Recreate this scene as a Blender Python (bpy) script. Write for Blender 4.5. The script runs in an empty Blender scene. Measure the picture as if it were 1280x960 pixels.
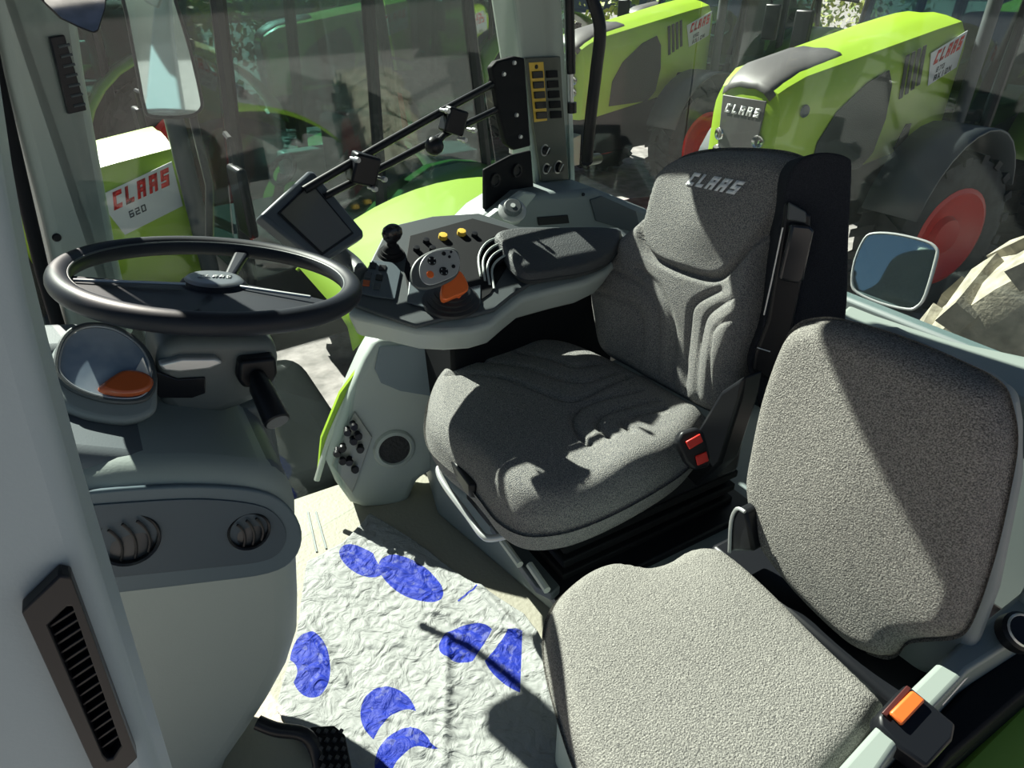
import bpy, bmesh, math, random
from mathutils import Vector, Matrix, noise
random.seed(7)
PI = math.pi
SC = bpy.context.scene
COL = SC.collection
# ------------------------------------------------------------------ camera geometry (metres, X rearward, Y to the right side, Z up, cab floor = 0)
F = 850.0; PT = math.radians(31); YW = math.radians(30.7); H = 1.40
def ray(px, py):
    a = (px-640)/F; b = (py-480)/F
    fw = math.cos(PT)-b*math.sin(PT); z = -(math.sin(PT)+b*math.cos(PT))
    return Vector((fw*math.sin(YW)+a*math.cos(YW), fw*math.cos(YW)-a*math.sin(YW), z))
CAM = Vector((0, 0, H))
def W(px, py, x=None, y=None, z=None, t=None, pl=None):
    d = ray(px, py)
    if pl: t = (Vector(pl[0])-CAM).dot(Vector(pl[1]))/d.dot(Vector(pl[1]))
    elif x is not None: t = x/d.x
    elif y is not None: t = y/d.y
    elif z is not None: t = (z-H)/d.z
    return CAM+d*t
# ------------------------------------------------------------------ materials
MATS = {}
def mat(name, col, rough=.5, metal=0, bump=0, bscale=60, var=0, vscale=200, spec=.5, emit=None, coat=0, col2=None, detail=3):
    if name in MATS: return MATS[name]
    m = bpy.data.materials.new(name); m.use_nodes = True
    nt = m.node_tree; b = nt.nodes['Principled BSDF']
    b.inputs['Base Color'].default_value = (*col, 1); b.inputs['Roughness'].default_value = rough
    b.inputs['Metallic'].default_value = metal; b.inputs['Specular IOR Level'].default_value = spec
    b.inputs['Coat Weight'].default_value = coat
    tc = nt.nodes.new('ShaderNodeTexCoord')
    if var or col2:
        n = nt.nodes.new('ShaderNodeTexNoise'); n.inputs['Scale'].default_value = vscale; n.inputs['Detail'].default_value = detail
        nt.links.new(tc.outputs['Object'], n.inputs['Vector'])
        r = nt.nodes.new('ShaderNodeValToRGB'); r.color_ramp.elements[0].position = .36; r.color_ramp.elements[1].position = .64
        c2 = col2 or tuple(min(1, c*(1+var)) for c in col); c1 = col if col2 else tuple(c*(1-var) for c in col)
        r.color_ramp.elements[0].color = (*c1, 1); r.color_ramp.elements[1].color = (*c2, 1)
        nt.links.new(n.outputs['Fac'], r.inputs['Fac']); nt.links.new(r.outputs['Color'], b.inputs['Base Color'])
    if bump:
        n = nt.nodes.new('ShaderNodeTexNoise'); n.inputs['Scale'].default_value = bscale; n.inputs['Detail'].default_value = 4
        nt.links.new(tc.outputs['Object'], n.inputs['Vector'])
        bp = nt.nodes.new('ShaderNodeBump'); bp.inputs['Strength'].default_value = bump; bp.inputs['Distance'].default_value = .01
        nt.links.new(n.outputs['Fac'], bp.inputs['Height']); nt.links.new(bp.outputs['Normal'], b.inputs['Normal'])
    if emit:
        b.inputs['Emission Color'].default_value = (*emit[0], 1); b.inputs['Emission Strength'].default_value = emit[1]
    MATS[name] = m; return m
def glass(name, tint=(.86, .93, .91), gl=.07, rough=.02, haze=0):
    m = bpy.data.materials.new(name); m.use_nodes = True; nt = m.node_tree
    for n in list(nt.nodes): nt.nodes.remove(n)
    o = nt.nodes.new('ShaderNodeOutputMaterial'); t = nt.nodes.new('ShaderNodeBsdfTransparent'); g = nt.nodes.new('ShaderNodeBsdfGlossy')
    t.inputs['Color'].default_value = (*tint, 1); g.inputs['Roughness'].default_value = rough
    x = nt.nodes.new('ShaderNodeMixShader'); x.inputs['Fac'].default_value = gl
    nt.links.new(t.outputs[0], x.inputs[1]); nt.links.new(g.outputs[0], x.inputs[2])
    last = x
    if haze:
        d = nt.nodes.new('ShaderNodeBsdfDiffuse'); d.inputs['Color'].default_value = (.55, .62, .6, 1)
        tc = nt.nodes.new('ShaderNodeTexCoord'); nz = nt.nodes.new('ShaderNodeTexNoise'); nz.inputs['Scale'].default_value = 5; nz.inputs['Detail'].default_value = 6
        mp = nt.nodes.new('ShaderNodeMapRange'); mp.inputs[1].default_value = .35; mp.inputs[2].default_value = .75; mp.inputs[3].default_value = haze*.3; mp.inputs[4].default_value = haze
        nt.links.new(tc.outputs['Object'], nz.inputs['Vector']); nt.links.new(nz.outputs['Fac'], mp.inputs[0])
        y = nt.nodes.new('ShaderNodeMixShader'); nt.links.new(mp.outputs[0], y.inputs['Fac'])
        nt.links.new(x.outputs[0], y.inputs[1]); nt.links.new(d.outputs[0], y.inputs[2]); last = y
    nt.links.new(last.outputs[0], o.inputs['Surface']); return m
M_LG = mat('light_grey_plastic', (.40, .45, .42), .45, bump=.05, bscale=400)
M_PALE = mat('pale_trim', (.55, .58, .52), .5, bump=.05, bscale=300)
M_MG = mat('mid_grey_plastic', (.20, .235, .24), .5, bump=.06, bscale=400)
M_DG = mat('dark_grey_plastic', (.060, .072, .078), .5, bump=.1, bscale=500)
M_PIL = mat('pillar_grey', (.34, .39, .35), .55, bump=.05, bscale=400)
M_OL = mat('olive_panel', (.085, .095, .075), .55)
M_BLK = mat('black_plastic', (.009, .010, .013), .38, spec=.3)
M_BLKM = mat('black_matt', (.006, .007, .009), .7, spec=.2)
M_RUB = mat('wheel_rubber', (.012, .015, .022), .48, spec=.25, bump=.05, bscale=700)
M_TYRE = mat('tyre_rubber', (.022, .024, .026), .75, bump=.3, bscale=40, var=.4, vscale=8)
M_DUST = mat('dusty_rubber', (.30, .28, .22), .9, bump=.3, bscale=60, var=.3, vscale=12)
M_FAB = mat('seat_fabric', (.095, .102, .115), .95, bump=.6, bscale=420, col2=(.36, .35, .325), vscale=520, spec=.15, detail=2)
M_FAB2 = mat('seat_fabric_light', (.15, .147, .14), .95, bump=.6, bscale=380, col2=(.34, .33, .305), vscale=460, spec=.15, detail=2)
M_FABD = mat('seat_fabric_dark', (.020, .023, .030), .9, bump=.5, bscale=500, var=.3, vscale=500, spec=.2)
M_LEA = mat('armrest_pad_black', (.045, .050, .054), .55, bump=.3, bscale=260)
M_GRN = mat('lime_paint', (.33, .52, .03), .4, coat=.15, var=.06, vscale=2)
M_GRND = mat('deep_green_paint', (.14, .33, .03), .35, coat=.3)
M_RED = mat('red_paint', (.55, .02, .015), .4)
M_REDB = mat('red_button', (.75, .03, .02), .4)
M_ORG = mat('orange_plastic', (.85, .16, .03), .4)
M_ORL = mat('orange_lens', (.45, .10, .03), .25, coat=.5)
M_YEL = mat('yellow_paint', (.75, .50, .06), .5)
M_WHT = mat('white_plastic', (.72, .74, .72), .45)
M_BADGE = mat('badge_white', (.62, .66, .66), .4)
M_SIL = mat('silver_plastic', (.55, .57, .57), .3, metal=.5)
M_CHR = mat('bright_metal', (.6, .62, .62), .2, metal=1)
M_MIR = mat('mirror_glass', (.75, .8, .8), .03, metal=1)
M_HOODG = mat('hood_charcoal', (.10, .095, .095), .5)
M_MESH = mat('side_mesh_grille', (.022, .028, .022), .55, bump=.8, bscale=120)
M_SCR = mat('screen_glass', (.11, .11, .10), .12, spec=.6)  # beige reflection on the screen is put into the base colour
M_LCD = mat('display_blue_grey', (.22, .29, .38), .15, col2=(.40, .47, .55), vscale=14, coat=.6)
M_BLUE = mat('ink_blue', (.01, .03, .42), .4)
M_CABG = glass('cab_dark_glass', (.50, .64, .62), .10, .03)
M_SUNM = mat('fender_metal_grey', (.25, .29, .27), .45)
M_WIN = glass('window_glass', (.88, .93, .925), .035, .03, haze=.035)
M_LENS = glass('clear_lens', (.85, .9, .9), .10, .02)
# ------------------------------------------------------------------ object helpers
def setp(o, label=None, cat=None, group=None, kind=None):
    for k, v in (('label', label), ('category', cat), ('group', group), ('kind', kind)):
        if v: o[k] = v
    return o
def wloc(o):
    v = Vector((0, 0, 0))
    while o: v += o.location; o = o.parent
    return v
def thing(name, label, cat, loc, group=None, rz=0):
    o = bpy.data.objects.new(name, None); COL.objects.link(o); o.location = loc; o.rotation_euler[2] = rz
    o.empty_display_size = .05
    return setp(o, label, cat, group)
def obj(name, bm, m, parent=None, world=True, bevel=0, smooth=40, solid=0, segs=2, sub=0):
    if parent and world:
        bmesh.ops.translate(bm, verts=bm.verts, vec=-wloc(parent))
    bmesh.ops.remove_doubles(bm, verts=bm.verts, dist=1e-6)
    bmesh.ops.recalc_face_normals(bm, faces=bm.faces)
    me = bpy.data.meshes.new(name); bm.to_mesh(me); bm.free()
    for p in me.polygons: p.use_smooth = True
    me.set_sharp_from_angle(angle=math.radians(smooth))
    for mm in (m if isinstance(m, (list, tuple)) else [m]): me.materials.append(mm)
    o = bpy.data.objects.new(name, me); COL.objects.link(o)
    if parent: o.parent = parent
    if solid:
        s = o.modifiers.new('s', 'SOLIDIFY'); s.thickness = solid; s.offset = 0
    if bevel:
        b = o.modifiers.new('b', 'BEVEL'); b.width = bevel; b.segments = segs; b.limit_method = 'ANGLE'; b.angle_limit = math.radians(35); b.harden_normals = False
    if sub:
        s = o.modifiers.new('u', 'SUBSURF'); s.levels = sub; s.render_levels = sub
    return o
def B(): return bmesh.new()
def frame(n, up=(0, 0, 1)):
    n = Vector(n).normalized(); u = Vector(up).cross(n)
    if u.length < 1e-4: u = Vector((1, 0, 0))
    u.normalize(); v = n.cross(u); return u, v, n
def box(bm, c, s, R=None):
    r = bmesh.ops.create_cube(bm, size=1)
    M = Matrix.Translation(c) @ (R.to_4x4() if R else Matrix()) @ Matrix.Diagonal((*s, 1))
    bmesh.ops.transform(bm, matrix=M, verts=r['verts']); return r['verts']
def RM(u, v, n): return Matrix((u, v, n)).transposed()
def prism(bm, pts, vec, taper=1.0):
    """closed polygon of 3D points extruded by vec"""
    vec = Vector(vec); pts = [Vector(p) for p in pts]; c = sum(pts, Vector())/len(pts)
    a = [bm.verts.new(p) for p in pts]; b = [bm.verts.new(c+(p-c)*taper+vec) for p in pts]
    n = len(pts); bm.faces.new(a[::-1]); bm.faces.new(b)
    for i in range(n): bm.faces.new((a[i], a[(i+1) % n], b[(i+1) % n], b[i]))
def spline(pts, per=8, closed=True):
    pts = [Vector(p) for p in pts]; n = len(pts); out = []
    rng = n if closed else n-1
    for i in range(rng):
        if closed: p0, p1, p2, p3 = pts[i-1], pts[i], pts[(i+1) % n], pts[(i+2) % n]
        else: p0, p1, p2, p3 = pts[max(i-1, 0)], pts[i], pts[i+1], pts[min(i+2, n-1)]
        for k in range(per):
            t = k/per
            out.append(.5*((2*p1)+(-p0+p2)*t+(2*p0-5*p1+4*p2-p3)*t*t+(-p0+3*p1-3*p2+p3)*t**3))
    if not closed: out.append(pts[-1].copy())
    return out
def tube(bm, pts, r, seg=12, closed=False, cap=True):
    pts = [Vector(p) for p in pts]; n = len(pts); rings = []; rr = r if isinstance(r, (list, tuple)) else [r]*n
    prev = None
    for i, p in enumerate(pts):
        if closed: t = pts[(i+1) % n]-pts[i-1]
        else: t = pts[min(i+1, n-1)]-pts[max(i-1, 0)]
        t.normalize()
        if prev is None:
            u = t.cross(Vector((0, 0, 1)))
            if u.length < .1: u = t.cross(Vector((1, 0, 0)))
        else: u = prev-t*prev.dot(t)
        u.normalize(); prev = u; v = t.cross(u)
        rings.append([bm.verts.new(p+rr[i]*(math.cos(2*PI*k/seg)*u+math.sin(2*PI*k/seg)*v)) for k in range(seg)])
    for i in range(n if closed else n-1):
        a, b = rings[i], rings[(i+1) % n]
        off = 0
        if closed and i == n-1:
            off = min(range(seg), key=lambda o: (a[0].co-b[o].co).length)
        for k in range(seg): bm.faces.new((a[k], a[(k+1) % seg], b[(k+1+off) % seg], b[(k+off) % seg]))
    if cap and not closed:
        bm.faces.new(rings[0][::-1]); bm.faces.new(rings[-1])
def lathe(bm, prof, c, axis=(0, 0, 1), seg=40, up=(1, 0, 0), sx=1, sy=1):
    """prof: (radius, height along axis)"""
    n = Vector(axis).normalized(); u = Vector(up)-n*Vector(up).dot(n)
    if u.length < .01: u = Vector((0, 0, 1))-n*n.z
    u.normalize(); v = n.cross(u); c = Vector(c); rings = []
    for r, h in prof:
        if r < 1e-6: rings.append([bm.verts.new(c+n*h)])
        else: rings.append([bm.verts.new(c+n*h+r*(sx*math.cos(2*PI*k/seg)*u+sy*math.sin(2*PI*k/seg)*v)) for k in range(seg)])
    for a, b in zip(rings, rings[1:]):
        for k in range(seg):
            k2 = (k+1) % seg
            if len(a) == 1 and len(b) == 1: continue
            if len(a) == 1: bm.faces.new((a[0], b[k], b[k2]))
            elif len(b) == 1: bm.faces.new((a[k], a[k2], b[0]))
            else: bm.faces.new((a[k], a[k2], b[k2], b[k]))
def segdist(p, a, b):
    d = b-a; t = max(0, min(1, (p-a).dot(d)/max(d.dot(d), 1e-12))); return (p-(a+d*t)).length
class Cushion:
    """soft padded body: outline (pixels on a real plane) -> frame, rounded edge, swells and stitched grooves"""
    def __init__(s, px, pl, thick, er, grooves=(), swells=(), rings=44, N=190, bulge=.012, crown=.012, per=10, world=None):
        s.pl = pl; s.u, s.v, s.n = frame(pl[1]); s.o = Vector(pl[0]); s.thick = thick; s.er = er
        w = world or [W(*p, pl=pl) for p in px]
        p2 = [s.to2(p) for p in w]
        sp = spline([Vector((p.x, p.y, 0)) for p in p2], per); s.out = s.resample([Vector((p.x, p.y)) for p in sp], N)
        s.c = sum(s.out, Vector((0, 0)))/N; s.N = N; s.rings = rings; s.bulge = bulge; s.crown = crown
        s.gr = []
        for g in grooves:
            pts, dep, wid = g[:3]
            q = [s.to2(W(*p, pl=pl)) for p in pts]
            q = [Vector((a.x, a.y)) for a in spline([Vector((a.x, a.y, 0)) for a in q], 6, False)]
            s.gr.append((q, dep, wid))
        s.sw = [(s.to2(W(a, b, pl=pl)), r1, r2, ang, hh) for a, b, r1, r2, ang, hh in swells]
    def to2(s, p): d = p-s.o; return Vector((d.dot(s.u), d.dot(s.v)))
    def to3(s, q, h): return s.o+s.u*q.x+s.v*q.y+s.n*h
    @staticmethod
    def resample(pts, N):
        L = [0]
        for i in range(len(pts)): L.append(L[-1]+(pts[(i+1) % len(pts)]-pts[i]).length)
        out = []; j = 0
        for k in range(N):
            t = L[-1]*k/N
            while L[j+1] < t: j += 1
            f = (t-L[j])/max(L[j+1]-L[j], 1e-9); out.append(pts[j].lerp(pts[(j+1) % len(pts)], f))
        return out
    def h(s, q, e):
        z = 0
        if e < s.er: z -= s.er-math.sqrt(max(0, s.er**2-(s.er-e)**2))
        z += s.crown*(1-math.exp(-e/.05))
        for c, r1, r2, a, hh in s.sw:
            d = q-c; x = (d.x*math.cos(a)+d.y*math.sin(a))/r1; y = (-d.x*math.sin(a)+d.y*math.cos(a))/r2
            z += hh*math.exp(-(x*x+y*y))*min(1, e/.03)
        for pts, dep, wid in s.gr:
            d = min(segdist(q, a, b) for a, b in zip(pts, pts[1:]))
            if d < 3*wid: z -= dep*math.exp(-(d/wid)**2)
        return z
    def edge(s, q): return min((q-o).length for o in s.out[::2])
    def at(s, px, py, up=0):
        q = s.to2(W(px, py, pl=s.pl)); return s.to3(q, s.h(q, s.edge(q))+up)
    def mesh(s):
        bm = B(); R = []
        # underside and side wall
        for sc, hh in ((0, -s.thick), (.6, -s.thick), (.93, -s.thick), (.975, -s.thick*.95), (1.0, -s.thick*.8), (1.0+s.bulge*3, -s.thick*.5), (1.0+s.bulge*1.6, -s.er-.25*(s.thick-s.er))):
            if sc == 0: R.append([bm.verts.new(s.to3(s.c, hh))]); continue
            R.append([bm.verts.new(s.to3(s.c+(o-s.c)*sc, hh)) for o in s.out])
        for i in range(s.rings):
            t = i/s.rings; sc = 1-t**1.35
            ring = []
            for o in s.out:
                q = s.c+(o-s.c)*sc; e = (1-sc)*(o-s.c).length
                if i > 2: e = min(e, s.edge(q)*1.02)
                ring.append(bm.verts.new(s.to3(q, s.h(q, e))))
            R.append(ring)
        R.append([bm.verts.new(s.to3(s.c, s.h(s.c, 1)))])
        N = s.N
        for a, b in zip(R, R[1:]):
            for k in range(N):
                k2 = (k+1) % N
                if len(a) == 1: bm.faces.new((a[0], b[k], b[k2]))
                elif len(b) == 1: bm.faces.new((a[k], a[k2], b[0]))
                else: bm.faces.new((a[k], a[k2], b[k2], b[k]))
        return bm
# lettering: the slanted square block letters and a few plain ones, drawn as strokes
STK = {'C': [[(1, 1), (0, 1), (0, 0), (1, 0)]], 'L': [[(0, 1), (0, 0), (1, 0)]], 'A': [[(0, 0), (0, 1), (1, 1), (1, 0)], [(0, .45), (1, .45)]],
       'S': [[(1, 1), (0, 1), (0, .5), (1, .5), (1, 0), (0, 0)]], 'X': [[(0, 0), (1, 1)], [(0, 1), (1, 0)]], 'I': [[(.5, 0), (.5, 1)]],
       'O': [[(0, 0), (0, 1), (1, 1), (1, 0), (0, 0)]], 'N': [[(0, 0), (0, 1), (1, 0), (1, 1)]], '8': [[(0, 0), (0, 1), (1, 1), (1, 0), (0, 0)], [(0, .5), (1, .5)]],
       '7': [[(0, 1), (1, 1), (.4, 0)]], '0': [[(0, 0), (0, 1), (1, 1), (1, 0), (0, 0)]], '6': [[(1, 1), (0, 1), (0, 0), (1, 0), (1, .5), (0, .5)]],
       '2': [[(0, 1), (1, 1), (1, .5), (0, .5), (0, 0), (1, 0)]], '5': [[(1, 1), (0, 1), (0, .5), (1, .5), (1, 0), (0, 0)]],
       'R': [[(0, 0), (0, 1), (1, 1), (1, .5), (0, .5)], [(.4, .5), (1, 0)]], ' ': []}
def letters(bm, text, fn, wd=.24, w=.74, gap=.30, shear=.28, hx=None):
    """fn(u,v)->3D point; unit letter height; returns nothing, total width is scaled to 1"""
    tot = len(text)*(w+gap)-gap
    def q(x, y): return fn((x+shear*y)/tot, y)
    for i, ch in enumerate(text):
        x0 = i*(w+gap)
        for st in STK[ch]:
            for (ax, ay), (bx, by) in zip(st, st[1:]):
                a = Vector((x0+wd/2+ax*(w-wd), wd/2+ay*(1-wd))); b = Vector((x0+wd/2+bx*(w-wd), wd/2+by*(1-wd)))
                d = (b-a).normalized(); a = a-d*wd/2; b = b+d*wd/2; n = Vector((-d.y, d.x))*wd/2
                vs = [bm.verts.new(q(*(p))) for p in (a-n, b-n, b+n, a+n)]
                bm.faces.new(vs)
# ------------------------------------------------------------------ world, sun, camera
wd = bpy.data.worlds.new('sky'); SC.world = wd; wd.use_nodes = True; nt = wd.node_tree
sk = nt.nodes.new('ShaderNodeTexSky'); sk.sky_type = 'NISHITA'; sk.sun_disc = False; sk.sun_elevation = math.radians(38); sk.sun_rotation = math.radians(-20)
sk.air_density = 1.0; sk.dust_density = .8; sk.ozone_density = 3.0
bg = nt.nodes['Background']; nt.links.new(sk.outputs[0], bg.inputs[0]); bg.inputs[1].default_value = .042
SUN = Vector((-math.sin(math.radians(12))*math.cos(math.radians(41)), math.cos(math.radians(12))*math.cos(math.radians(41)), math.sin(math.radians(41)))).normalized()
sl = bpy.data.lights.new('sun', 'SUN'); sl.energy = 13.0; sl.angle = math.radians(.6); sl.color = (1, .94, .82)
so = bpy.data.objects.new('sun', sl); COL.objects.link(so); so.rotation_euler = SUN.to_track_quat('Z', 'Y').to_euler()
cd = bpy.data.cameras.new('camera'); co = bpy.data.objects.new('camera', cd); COL.objects.link(co); SC.camera = co
cd.sensor_width = 36; cd.lens = 36*F/1280; cd.clip_start = .02; cd.clip_end = 500
co.location = CAM
fwd = Vector((math.cos(PT)*math.sin(YW), math.cos(PT)*math.cos(YW), -math.sin(PT)))
rgt = Vector((math.cos(YW), -math.sin(YW), 0)); up = rgt.cross(fwd)
co.rotation_euler = Matrix((rgt, up, -fwd)).transposed().to_euler()
SC.view_settings.view_transform = 'Standard'; SC.view_settings.look = 'None'; SC.view_settings.gamma = 1
SC.view_settings.use_curve_mapping = False; SC.view_settings.exposure = .35
GZ = -1.38   # yard level below the cab floor

#=CAB=
# ------------------------------------------------------------------ cab shell
def struct(name, bm, m, **k):
    o = obj(name, bm, m, None, **k); o['kind'] = 'structure'; return o
bm = B(); box(bm, (.62, .88, -.04), (2.0, 1.75, .08)); struct('floor', bm, mat('cab_floor', (.29, .275, .22), .6, bump=.2, bscale=90), bevel=.01)
# roof slab, inset frame
bm = B(); prism(bm, [(-.45, .12, 1.92), (1.75, .05, 1.92), (1.75, 1.72, 1.92), (1.2, 1.82, 1.92), (-.3, 1.43, 1.92)], (0, 0, .10)); struct('ceiling', bm, mat('headliner', (.10, .105, .11), .8), bevel=.03)
def RL(x): return 1.50+.29*x                      # run of the right-hand front window
WN = Vector((.29, -1, 0)).normalized(); WPL = ((0, 1.50, 0), WN)
# right front pillar (between windscreen and side window)
bm = B(); pp = [W(52, 330, pl=WPL), W(168, 400, pl=WPL), W(148, 310, pl=WPL), W(110, 100, pl=WPL), W(96, 0, pl=WPL), W(85, -60, pl=WPL), W(-40, -60, pl=WPL), W(-8, 110, pl=WPL)]
pp = [W(92, 440, pl=WPL), W(172, 420, pl=WPL), W(148, 310, pl=WPL), W(128, 200, pl=WPL), W(110, 100, pl=WPL), W(96, 0, pl=WPL), W(60, -190, pl=WPL), W(-50, -190, pl=WPL), W(12, 110, pl=WPL), W(54, 270, pl=WPL)]
prism(bm, pp, -WN*.07); P1 = struct('trim_1', bm, M_PIL, bevel=.018, segs=3)
bm = B(); tube(bm, [W(-34, -60, pl=WPL)-WN*.01, W(-4, 90, pl=WPL)-WN*.01, W(30, 235, pl=WPL)-WN*.01, W(56, 345, pl=WPL)-WN*.01, W(84, 440, pl=WPL)-WN*.01], .012); obj('rubber_seal', bm, M_BLKM, P1)
bm = B(); lathe(bm, [(0, .004), (.006, .004), (.008, 0)], W(71, 297, pl=WPL), WN, 16); obj('screw_hole', bm, M_BLK, P1)
# right middle pillar
bm = B(); PB = Vector((0, 0, 0)); BPL = ((1.15, 1.83, .8), WN)
bp_ = [(672, 246), (716, 244), (711, 120), (704, 0), (689, -230), (618, -230), (644, 0), (654, 75), (663, 160)]
prism(bm, [W(*p, pl=BPL) for p in bp_], -WN*.10); P2 = struct('trim_2', bm, M_PIL, bevel=.015, segs=3)
bm = B(); prism(bm, [W(p[0], p[1], pl=BPL)+WN*.001 for p in [(701, -90), (706, -90), (717, 243), (712, 243)]], WN*.006); obj('edge_strip', bm, M_LG, P2)
# rear left corner pillar, roof rails above the frame of the photograph
for nm, a, b, r in (('trim_3', (-.2, 1.44, 1.91), (1.2, 1.82, 1.91), .03), ('trim_4', (1.2, 1.82, 1.91), (1.72, 1.72, 1.91), .03), ('trim_5', (1.72, 1.72, 1.91), (1.74, .12, 1.91), .03)):
    bm = B(); tube(bm, [a, b], r, 8); struct(nm, bm, M_LG)
bm = B(); box(bm, (.985, 1.80, 1.765), (.55, .12, .29)); struct('added_sun_block', bm, M_LG, bevel=.02)  # added block out of view, keeps the sun off the headrest
# windows
bm = B(); prism(bm, [(-.06, RL(-.06), .0), (1.31, RL(1.31), .0), (1.31, RL(1.31), 1.92), (-.06, RL(-.06), 1.90)], (0, .005, 0)); struct('window_1', bm, M_WIN)
bm = B(); prism(bm, [(1.30, 1.88, .74), (1.72, 1.76, .74), (1.72, 1.76, 1.62), (1.30, 1.88, 1.90)], (0, .005, 0)); struct('window_2', bm, M_WIN)
bm = B(); prism(bm, [(1.725, 1.76, .62), (1.725, .12, .62), (1.725, .12, 1.90), (1.725, 1.76, 1.90)], (.005, 0, 0)); struct('window_3', bm, M_WIN)
bm = B(); prism(bm, [(-.17, 1.46, .55), (-.42, .30, .55), (-.36, .30, 1.90), (-.15, 1.46, 1.90)], (-.005, 0, 0)); struct('window_4', bm, M_WIN)
# lower walls
bm = B(); prism(bm, [(.60, 1.80, -.02), (1.75, 1.88, -.02), (1.75, 1.86, .60), (1.22, 1.87, .62), (.70, 1.80, .62)], (0, .04, 0)); struct('wall_right', bm, M_LG, bevel=.01)
bm = B(); box(bm, (1.74, .95, .30), (.05, 1.7, .64)); struct('wall_rear', bm, M_MG, bevel=.01)
# left front door post close to the camera with its grip vent
YP = .38
def wp(px, py, dy=0): return W(px, py, y=YP)+Vector((0, dy, 0))
bm = B(); prism(bm, [wp(-250, -60), wp(-40, -60), wp(-12, 120), wp(8, 250), wp(34, 390), wp(62, 500), wp(112, 680), wp(200, 960), wp(260, 1150), wp(-150, 1250)], (0, .09, 0)); PL = struct('wall_left', bm, mat('door_post_plastic', (.26, .33, .365), .5, bump=.05, bscale=400), bevel=.012, segs=4)
vt = thing('grip_vent', 'black framed ribbed vent in the pale door post at lower left', 'vent', wp(100, 840))
fr = [(27, 748), (74, 702), (88, 705), (170, 930), (150, 950), (128, 960), (118, 950)]
fi = [(58, 762), (84, 738), (92, 742), (146, 918), (136, 930), (128, 930)]
bm = B(); n = len(fr)
o1 = [wp(*p, -.001) for p in fr]; o2 = [wp(*p, -.012) for p in fr]
ip = [(60, 765), (83, 742), (90, 742), (150, 915), (140, 930), (132, 932), (127, 925)]
i2 = [wp(*p, -.012) for p in ip]; i1 = [wp(*p, -.001) for p in ip]
L = [[bm.verts.new(p) for p in q] for q in (o1, o2, i2, i1)]
for a, b in zip(L, L[1:]+L[:1]):
    for k in range(n): bm.faces.new((a[k], a[(k+1) % n], b[(k+1) % n], b[k]))
obj('frame', bm, M_BLK, vt, bevel=.002)
bm = B(); prism(bm, [wp(*p, -.0005) for p in ip], (0, -.0015, 0)); obj('recess', bm, M_BLKM, vt)
for k in range(15):
    t = k/14; a = Vector((62+t*64, 770+t*150)); bm = B()
    c = wp(a.x+14, a.y-6, -.004); box(bm, c, (.020, .007, .0022), Matrix.Rotation(-.35, 3, 'Y')); obj('rib', bm, M_BLK, vt, bevel=.0006)
# black vent slot on the far front pillar
bm = B(); prism(bm, [W(p[0], p[1], pl=WPL)+WN*.001 for p in [(59, 46), (78, 43), (106, 137), (83, 142)]], WN*.010)
sv = thing('pillar_vent', 'narrow black slotted vent on the right front pillar beneath the roof', 'vent', W(85, 90, pl=WPL)); obj('frame', bm, M_BLK, sv, bevel=.002)
for k in range(7):
    a = (70+k*3.2, 58+k*12.3); b = (84+k*3.2, 55+k*12.3); bm = B()
    tube(bm, [W(*a, pl=WPL)+WN*.012, W(*b, pl=WPL)+WN*.012], .0025, 6); obj('slat', bm, M_DG, sv)
# platform under the seats
bm = B(); prism(bm, [(.60, 1.45, 0), (.69, .98, 0), (.72, .70, 0), (1.7, .70, 0), (1.7, 1.75, 0), (.66, 1.68, 0)], (0, 0, .17), .985); struct('trim_6', bm, M_MG, bevel=.02)
#=SIDECONSOLE=
sc_ = thing('side_console', 'light grey moulded side console low beside the right window with a round cup hole', 'console', (.55, 1.62, .0))
SP = ((.5, 1.60, .2), Vector((-.18, -1, .12)).normalized())
def sp(px, py, o=0): return W(px, py, pl=SP)+SP[1]*o
bm = B(); face = [(470, 424), (455, 450), (437, 490), (420, 535), (408, 578), (420, 605), (438, 630), (455, 636), (500, 634), (512, 625), (522, 602), (545, 587), (600, 575), (640, 520), (640, 425)]
prism(bm, [sp(*p) for p in face], -SP[1]*.12); obj('body', bm, M_LG, sc_, bevel=.022, segs=4)
bm = B(); prism(bm, [sp(*p, .002) for p in [(474, 432), (468, 460), (476, 478), (500, 488), (560, 498), (570, 430)]], SP[1]*.004); obj('tray_inlay', bm, mat('slate_inlay', (.17, .22, .25), .4), sc_, bevel=.006)
c = sp(493, 561, .001)
bm = B(); lathe(bm, [(.064, 0), (.058, .008), (.049, .010), (.046, .004)], c, SP[1], 40); obj('cup_ring', bm, M_LG, sc_)
bm = B(); lathe(bm, [(0, .0035), (.047, .0035), (.047, 0)], c, SP[1], 40); obj('cup_hole', bm, mat('cup_black', (.02, .021, .02), .6, bump=.5, bscale=100), sc_)
vp = thing('valve_panel', 'small tilted panel of black rotary valve knobs on the low side console', 'panel', sp(440, 560))
bm = B(); prism(bm, [sp(*p, .003) for p in [(443, 513), (465, 545), (440, 615), (414, 580)]], SP[1]*.006); obj('plate', bm, mat('plate_grey', (.30, .32, .28), .4, metal=.3), vp, bevel=.002)
for a in [(433, 534), (440, 527), (440, 546), (428, 555), (450, 556), (421, 560), (427, 572), (436, 571), (442, 583), (446, 540)]:
    bm = B(); c = sp(*a, .008); lathe(bm, [(0, .026), (.010, .026), (.012, .018), (.006, .014), (.009, .0)], c, SP[1]+Vector((random.uniform(-.2, .2), 0, random.uniform(-.2, .2))), 14); obj('knob', bm, M_BLK, vp)
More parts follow.
